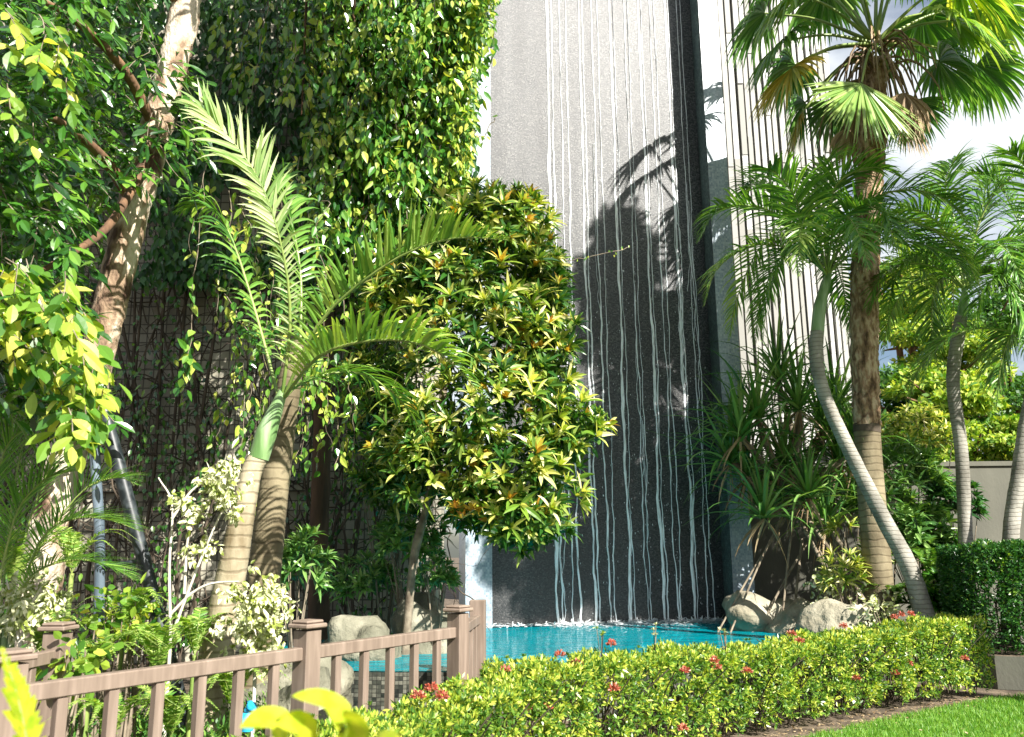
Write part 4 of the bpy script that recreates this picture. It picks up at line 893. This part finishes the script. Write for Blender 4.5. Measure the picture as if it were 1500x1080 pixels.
# ================================================================== PALE SHRUBS
def pale_shrub(stems, leaves, Y, label):
    b = W(*stems[0][0], Y); t = thing('variegated_shrub', (b[0], Y, 0), label, 'shrub', 'cream variegated shrubs'); m = M()
    for s_ in stems: m.tube(C(s_, Y), [.014, .010, .006], 5, 0, 18, False)
    q = W(*stems[0][0], Y); m.tube([(q[0], Y, 0), q], [.02, .014], 6, 0, 4)
    m.build('stems', MT['pale_twig'], t); m = M()
    for (x, y, a, b_, n) in leaves:
        for k in range(n):
            P = W(x+rng.normal()*a, y+rng.normal()*b_, Y+rng.normal()*.12)
            k2 = 7; m.blades(P+rng.normal(size=(k2, 3))*.02, rnd(k2)+np.array([0, 0, -.7]), np.array([.3, -.6, .7])+rnd(k2)*.5, U(.04, .085, k2), U(.022, .035, k2), (.3, 1, .8, .05), .2, .2)
    m.build('foliage', MT['cream'], t)
pale_shrub([[(250, 935), (248, 830), (252, 740), (232, 700)], [(250, 935), (290, 830), (320, 760), (335, 735)], [(250, 900), (280, 870), (310, 855), (350, 852)], [(252, 760), (280, 720), (310, 700)], [(270, 870), (275, 790), (290, 740)]],
           [(318, 705, 16, 14, 42), (335, 725, 10, 8, 18), (265, 740, 14, 12, 10), (284, 755, 10, 8, 8), (285, 805, 10, 6, 6), (305, 800, 8, 5, 6), (345, 745, 12, 10, 8)], 7.0, 'bare-stemmed shrub with clusters of cream leaves left of the ringed trunk')
pale_shrub([[(375, 960), (372, 910), (368, 870)], [(375, 960), (395, 910), (405, 880)], [(375, 960), (355, 920), (345, 895)]],
           [(380, 875, 20, 18, 60), (365, 920, 18, 26, 60), (400, 900, 14, 20, 34), (395, 950, 14, 20, 22)], 6.9, 'dense bushy shrub of cream leaves right of the ringed trunk base')
pale_shrub([[(30, 950), (40, 900), (60, 860)], [(30, 950), (20, 890), (10, 850)]], [(50, 870, 22, 16, 34), (20, 900, 20, 22, 40), (70, 900, 16, 14, 14)], 6.4, 'cream speckled shrub behind the leftmost fence post')

# ================================================================== FERNS AND GROUND PLANTS, LEFT
def fern(x, y, Y, n, ln, label, mt='fern', spreadx=1., w=.016):
    c = W(x, y, Y); t_ = M()
    for k in range(n):
        a = U(0, 6.28); d = np.array([math.cos(a)*spreadx, math.sin(a)*.8, 0.]); l = ln*U(.7, 1.15)
        pts = [c, c+d*l*.25+UP*l*.5, c+d*l*.6+UP*l*.62, c+d*l*.95+UP*l*.42]
        frond(t_, pts, l*.17, 34, w, 80, .05, .1, .08, .004, 0, 1, .04, segs=3, env=lambda s: np.clip(1.1-s, .05, 1)*np.clip(.5+3*s, 0, 1))
    base = np.array([c[0], c[1], 0.])
    if c[2] > .05: t_.tube([base, c], [.03, .02], 6, 1, 4)
    o = t_.build('fern', [MT[mt], MT['rachis']]); tag(o, label, 'fern', 'ferns behind the fence')
for args in [(130, 1000, 6.6, 15, .55, 'bright fern between the left two fence posts'), (230, 990, 7.0, 15, .6, 'arching fern in front of the black pole foot'), (285, 960, 7.2, 10, .5, 'broad yellow-green fern at the ringed trunk foot'),
             (60, 960, 6.6, 12, .5, 'fern just behind the leftmost fence post'), (180, 930, 7.3, 12, .55, 'fern around the feet of the black poles'), (20, 860, 6.9, 12, .6, 'tall fern under the feathery low palm'), (105, 840, 7.2, 10, .55, 'high fern frond cluster left of the black poles'),
             (340, 1040, 6.9, 12, .5, 'low fern behind the fence balusters near the blue spot'), (250, 1080, 6.2, 14, .5, 'fern showing between the fence balusters at bottom left'), (160, 1090, 5.9, 12, .5, 'lowest fern seen through the first fence balusters')]:
    fern(*args)
m = M(); n = 26000; q = inpoly([(-4.2, 5.0), (-2.4, 5.0), (-1.3, 6.9), (-1.9, 8.6), (-5.5, 8.9)], n)
hgt = .22+.12*np.sin(q[:, 0]*5)+.1*np.sin(q[:, 1]*6+1)
m.blades(np.c_[q, hgt*U(.1, 1.15, n)], rnd(n)+UP*.7, UP+rnd(n)*.6, U(.03, .07, n), U(.012, .025, n), (.3, 1, .1))
tag(m.build('ground_cover', MT['cover']), 'small-leaved green ground cover planting behind the fence', 'ground cover', kind='stuff')
m = M(); n = 9000; q = inpoly([(-2.3, 4.2), (-1.0, 4.3), (-.55, 6.6), (-1.15, 6.4)], n)
m.blades(np.c_[q, U(.05, .42, n)], rnd(n)+UP*.7, UP+rnd(n)*.6, U(.03, .06, n), U(.012, .022, n), (.3, 1, .1))
tag(m.build('ground_cover', MT['cover']), 'small-leaved green ground cover in front of the fence', 'ground cover', kind='stuff')
for x, y, Y, lb in [(195, 905, 7.2, 'lime green leafy seedling beside the leaning black pole'), (110, 975, 6.0, 'pale broad-leaved plant just behind the first fence rail'), (155, 905, 7.3, 'small pale plant left of the lime seedling')]:
    shrub('leafy_plant', x, y, Y, (.12, .12, .16), 110, 'bright_leaf', .09, .06, lb, 'plant', 'small plants among the ferns')
c = W(362, 1056, 5.9); m = M()
m.tube([c-UP*.06, c+np.array([.0, 0, .0]), c+UP*.05], [.045, .06, .035], 10, 0, 10, True, .08); m.tube([c+UP*.05, c+np.array([.04, 0, .10])], [.03, .045], 8, 0, 6, True, .15)
tag(m.build('plastic_bag', MT['blue_plastic']), 'small bright blue crumpled plastic lying in the plants behind the fence', 'plastic bag')

# ================================================================== RIGHT-HAND PLANTING
pd = thing('screw_pine', (W(1165, 850, 13.4)[0], 13.4, 0), 'screw pine with long sword leaves and splayed stilt roots right of the tower', 'plant')
m = M(); joint = W(1165, 720, 13.4); knots = [(1110, 575), (1150, 640), (1205, 590), (1095, 660), (1185, 690), (1230, 640), (1140, 520), (1225, 560), (1150, 700), (1260, 620), (1085, 600), (1170, 560), (1120, 720), (1210, 730), (1250, 700), (1070, 640)]
ml = M()
for x, y in knots:
    P = W(x, y+40, 13.2+U(-.5, .4)); m.tube([joint, (joint+P)/2+rnd(1)[0]*.1, P], [.07, .055, .045], 7, 0, 12, False)
    k = 44; th = np.arange(k)*2.4; lat = np.linspace(.12, 1.5, k); D = np.cos(lat)[:, None]*UP+np.sin(lat)[:, None]*np.c_[np.cos(th), np.sin(th), np.zeros(k)]
    ml.blades(np.tile(P, (k, 1)), D, nrm(UP-D*D[:, 2:3]*.9+1e-3), U(.85, 1.5, k), U(.045, .07, k), (.8, 1, 1, .95, .8, .55, .3, .04), U(.05, .75, k), .45, 0)
    k = 10; ml.blades(np.tile(P, (k, 1)), rnd(k)*[1, 1, .3]-UP*.8, rnd(k), U(.5, .8, k), .04, (.8, 1, .8, .5, .04), .8, .4, 1)
m.build('stem', MT['twig'], pd); ml.build('leaves', [MT['pandan'], MT['dry']], pd)
for (x0, y0, x1, y1, r) in [(1160, 740, 1215, 850, .03), (1165, 735, 1250, 860, .035), (1185, 790, 1130, 893, .02), (1175, 790, 1165, 890, .022), (1150, 745, 1100, 860, .018), (1150, 760, 1080, 880, .018), (1170, 720, 1290, 880, .045), (1165, 730, 1150, 870, .02), (1180, 760, 1235, 890, .02)]:
    a = W(x0, y0, 13.3); b = W(x1, y1, 12.9); d = b-a; b = a+d*(max(a[2]-.1, .1)/max(-d[2], .05)) if d[2] < 0 else b
    mm = M(); mm.tube([a, (a+b)/2+UP*.05, b], [r, r*.9, r*.8], 7, 0, 12); mm.build('stilt_root', MT['twig'], pd)
shrub('striped_plant', 1235, 850, 12.0, (.28, .25, .42), 26, 'croton', .22, .032, 'yellow-striped narrow-leaved plant above the flat pale boulder', 'plant', 'striped plants at right', ros=True)
shrub('striped_plant', 1285, 825, 12.2, (.3, .25, .4), 18, 'croton', .2, .032, 'yellow-striped plant beside the foot of the curved trunk', 'plant', 'striped plants at right', ros=True)
shrub('striped_plant', 1236, 775, 12.6, (.25, .2, .15), 7, 'croton', .22, .035, 'single striped tuft under the screw pine leaves', 'plant', 'striped plants at right', ros=True)
shrub('pale_leaf_shrub', 1215, 858, 12.1, (.26, .2, .13), 170, 'cream', .08, .05, 'cream round-leaved shrub leaning over the boulders at right', 'shrub')
shrub('pale_leaf_shrub', 1290, 890, 11.5, (.3, .2, .14), 210, 'cream', .08, .045, 'cream round-leaved shrub behind the red flowers of the hedge end', 'shrub')
shrub('shrub', 1345, 800, 12.8, (.6, .4, .65), 90, 'pandan', .26, .06, 'dark green broadleaf shrub behind the curved trunk', ros=True)
shrub('shrub', 1325, 700, 13.6, (.6, .4, .6), 80, 'pandan', .3, .04, 'grassy dark shrub between the fan palm and the garden wall top', ros=True)
shrub('shrub', 1395, 745, 13.6, (.45, .4, .5), 60, 'hedge_dark', .2, .06, 'dark shrub against the garden wall beside the upright palm', ros=True)
shrub('shrub', 1375, 880, 11.9, (.4, .35, .35), 60, 'tree_leaf', .2, .06, 'low dark plant between the two hedges', ros=True)
for x, y, Y, lb in [(1330, 760, 12.6, 'dark feathery fern behind the middle of the curved trunk'), (1370, 830, 12.2, 'dark fern beside the left end of the tall hedge'), (1305, 880, 12, 'fern below the foot of the curved trunk')]:
    fern(x, y+25, Y, 12, .7, lb, 'palm', 1., .03)
shrub('shrub', 1290, 740, 13.2, (.5, .4, .5), 60, 'pandan', .26, .05, 'dark leafy shrub directly right of the fan palm foot', ros=True)
shrub('shrub', 1400, 840, 12.6, (.4, .35, .5), 60, 'tree_leaf', .22, .07, 'dark shrub behind the left end of the tall hedge', ros=True)
shrub('shrub', 1345, 640, 14.2, (.7, .4, .5), 110, 'croton', .2, .04, 'yellowish leafy shrub reaching over the garden wall', ros=True)
# small shoots sticking up above the flowering hedge
for x, y, Y, lb in [(880, 945, 7.6, 'tiny upright shoot above the hedge in front of the pool middle'), (958, 940, 7.8, 'tiny pale shoot above the hedge right of the pool middle'), (1062, 940, 8.2, 'tallest pale shoot above the hedge at the pool right side')]:
    m = M(); c = W(x, y, Y)
    for k in range(4):
        d = np.array([U(-.05, .05), 0, U(.03, .14)]); m.tube([c-UP*.15, c+d], .004, 3, 1, 4, False); rosette(m, c+d, UP, 7, .045, .014, 0)
    tag(m.build('hedge_shoot', [MT['cream'] if 'pale' in lb else MT['hedge'], MT['twig']]), lb, 'plant', 'shoots above the hedge')

# ================================================================== TREES BEYOND THE WALL
def far_tree(px, py, Y, rx_, rz_, n, mt, label, trunk=True, blobs=14, Lf=.16):
    c = W(px, py, Y); t = thing('background_tree', (c[0], Y, 0), label, 'tree', 'trees beyond the garden wall')
    m = M()
    for k in range(blobs):
        o = rnd(1)[0]*U(.3, 1); cc_ = c+o*np.array([rx_, rx_*.8, rz_])*.8
        cloud(m, cc_, (rx_*.36, rx_*.36, rz_*.2), n//blobs, Lf, Lf*.5, 0, .1, (.2, 1, .1))
    m.build('crown', MT[mt], t); m = M()
    m.tube([(c[0], Y, 0), (c[0]+.1, Y, c[2]*.5), c], [.2, .16, .08], 8, 0, 12)
    for k in range(10): o = rnd(1)[0]; m.tube([c-UP*rz_*.5, c+o*np.array([rx_, rx_, rz_])*.7], [.07, .02], 4, 0, 5, False)
    m.build('trunk', MT['bark_brown'], t)
far_tree(1330, 470, 24, 1.6, 1.5, 7000, 'far_leaf', 'bright yellow-green tree right beside the white slatted building')
far_tree(1395, 520, 22, 2.0, 1.4, 8000, 'far_leaf', 'spreading yellow-green tree behind the upright palm')
far_tree(1350, 590, 21, 2.4, 1.3, 8000, 'far_dark', 'dark green lower tree behind the fan palm trunk', Lf=.18)
far_tree(1480, 560, 23, 2.2, 1.8, 8000, 'far_dark', 'dark green tree at the right edge above the wall')
far_tree(1500, 420, 27, 2.4, 1.8, 6000, 'far_dark', 'tallest distant tree behind the right edge palms')
far_tree(1420, 665, 18, 1.3, .7, 9000, 'far_leaf', 'yellow-green bush showing just over the garden wall', blobs=16, Lf=.13)
far_tree(1495, 640, 18.5, 1.1, .7, 8000, 'far_leaf', 'pale yellow-green bush over the wall at the right edge', blobs=14, Lf=.13)
far_tree(1300, 640, 19, 1.2, .8, 3500, 'far_dark', 'dark bush over the wall directly behind the fan palm trunk', blobs=12)
far_tree(1310, 455, 26, 1.8, 1.2, 7000, 'far_leaf', 'bright airy tree filling the gap right of the fan palm trunk', blobs=18)
far_tree(1440, 470, 25, 2.0, 1.3, 7000, 'far_dark', 'green tree in the gap between the upright palm and the right edge', blobs=18)
far_tree(1390, 580, 19.5, 1.6, .9, 6500, 'far_leaf', 'light green rounded tree behind the upright ringed palm trunk', blobs=18, Lf=.18)
far_tree(1360, 400, 34, 3.2, 1.6, 4000, 'far_leaf', 'faint distant tree low on the skyline between the palms', Lf=.25)

# ================================================================== ADDED SHADE CASTER, UNSEEN, RIGHT OF THE PICTURE
st_ = thing('shade_caster', (8.2, 6.5, 0), 'unseen trunk and leaf clumps added on the right to cast shadow on the waterfall wall', 'tree')
trunk_obj(st_, [(8.2, 6.5, 0), (8.0, 6.8, 3), (7.4, 7.3, 6), (6.9, 7.6, 9)], [.22, .18, .13, .06], MT['bark_brown'])
m = M()  # leaf clumps set up the sun rays from wall points, added for their shadow
for x, y, r in [(912, 325, .42), (905, 345, .45), (875, 410, .5), (935, 400, .5), (988, 345, .32), (950, 350, .3), (900, 470, .6), (960, 470, .5), (1000, 400, .4), (1005, 450, .45), (965, 400, .4), (985, 500, .4), (890, 560, .6), (950, 560, .6), (1000, 540, .4), (885, 650, .6), (945, 660, .6), (1000, 640, .5), (880, 740, .6), (940, 760, .55), (1000, 740, .6), (870, 820, .5), (925, 840, .5), (990, 830, .6), (830, 850, .5), (785, 870, .5), (800, 790, .3), (960, 700, .5), (905, 610, .5), (970, 600, .5), (700, 800, .35), (700, 860, .35), (700, 740, .3)]:
    T = W(x, y, 14.15); skip = False
    for c_, r_ in (((4.95, 12, 8.9), .45), ((4.4, 11.3, 5.6), .3), (W(1270, 175, 11.1), .5)):
        q_ = np.array(c_)-T; skip |= np.linalg.norm(q_-SUN*(q_@SUN)) < r_+r*.3
    if skip: continue
    cloud(m, T+SUN*(U(10.2, 11.) if x > 900 else U(12.6, 13.4)), (r, r, r), int(620*r*r/.3), .2, .11, 0, .05, (.3, 1, .8, .05))
m.build('crown', MT['tree_leaf'], st_)

# ================================================================== FOREGROUND LEAVES
ti = thing('lime_plant', (-.35, 1.6, 0), 'out of focus lime yellow leaves rising at the bottom of the picture', 'plant')
hub = W(450, 1150, 1.7); m = M(); m.tube([(hub[0], hub[1], 0), hub], [.02, .015], 8, 0, 5); m.build('stem', MT['green_stem'], ti)
for pts, w_, N in [([(470, 1150), (505, 1070), (480, 1030), (428, 1020)], .055, (.2, -.6, 1)), ([(480, 1150), (520, 1090), (525, 1060), (505, 1040)], .05, (-.4, -1, .3)), ([(430, 1150), (420, 1080), (395, 1055), (352, 1066)], .06, (.1, -.7, 1)), ([(450, 1150), (450, 1090), (440, 1062), (405, 1062)], .05, (.4, -.8, .6)), ([(480, 1150), (540, 1100), (560, 1085), (590, 1090)], .045, (-.2, -.6, 1))]:
    Q = spline(C(pts, [1.7, 1.62, 1.6, 1.56]), 14); T = nrm(np.gradient(Q, axis=0)); N = nrm(np.array(N, float)); S = nrm(np.cross(T, N)); pw = np.array([.35, .5, .62, .74, .84, .92, .98, 1, 1, .95, .85, .68, .42, .04])*w_/2
    m = M(); V = np.stack([Q-S*pw[:, None]+N*.2*pw[:, None], Q, Q+S*pw[:, None]+N*.2*pw[:, None]], 1).reshape(-1, 3)
    m.add(V, [[i*3+j, i*3+j+1, i*3+j+4, i*3+j+3] for i in range(13) for j in (0, 1)], 0, True); m.build('leaf', MT['lime'], ti)
ff = thing('foreground_fern', (-1.15, 1.9, 0), 'single yellow-green fern frond close to the camera at bottom left', 'fern')
m = M(); frond(m, C([(60, 1330), (52, 1180), (30, 1040), (2, 948)], 1.9), .075, 34, .024, 82, .1, .1, .1, .005, segs=3, seed_j=.05)
b = W(60, 1330, 1.9); m.tube([(b[0], b[1], 0), b], [.012, .008], 6, 1, 4); m.build('frond', [MT['lime'], MT['rachis']], ff)

# ================================================================== CAMERA
cd = bpy.data.cameras.new('camera'); cam = bpy.data.objects.new('camera', cd); col.objects.link(cam); scene.camera = cam
cd.sensor_width = 36; cd.lens = 36*F/1500; cd.clip_start = .05; cd.clip_end = 600
mw = Matrix(((cr[0], cu[0], -fw[0], CAM[0]), (cr[1], cu[1], -fw[1], CAM[1]), (cr[2], cu[2], -fw[2], CAM[2]), (0, 0, 0, 1))); cam.matrix_world = mw
cd.dof.use_dof = True; cd.dof.focus_distance = 10.5; cd.dof.aperture_fstop = 3.2
scene.view_settings.view_transform = 'Standard'; scene.view_settings.look = 'None'; scene.view_settings.exposure = 1.45; scene.view_settings.gamma = 1
scene.cycles.max_bounces = 6; scene.cycles.transparent_max_bounces = 12; scene.cycles.caustics_reflective = False; scene.cycles.caustics_refractive = False
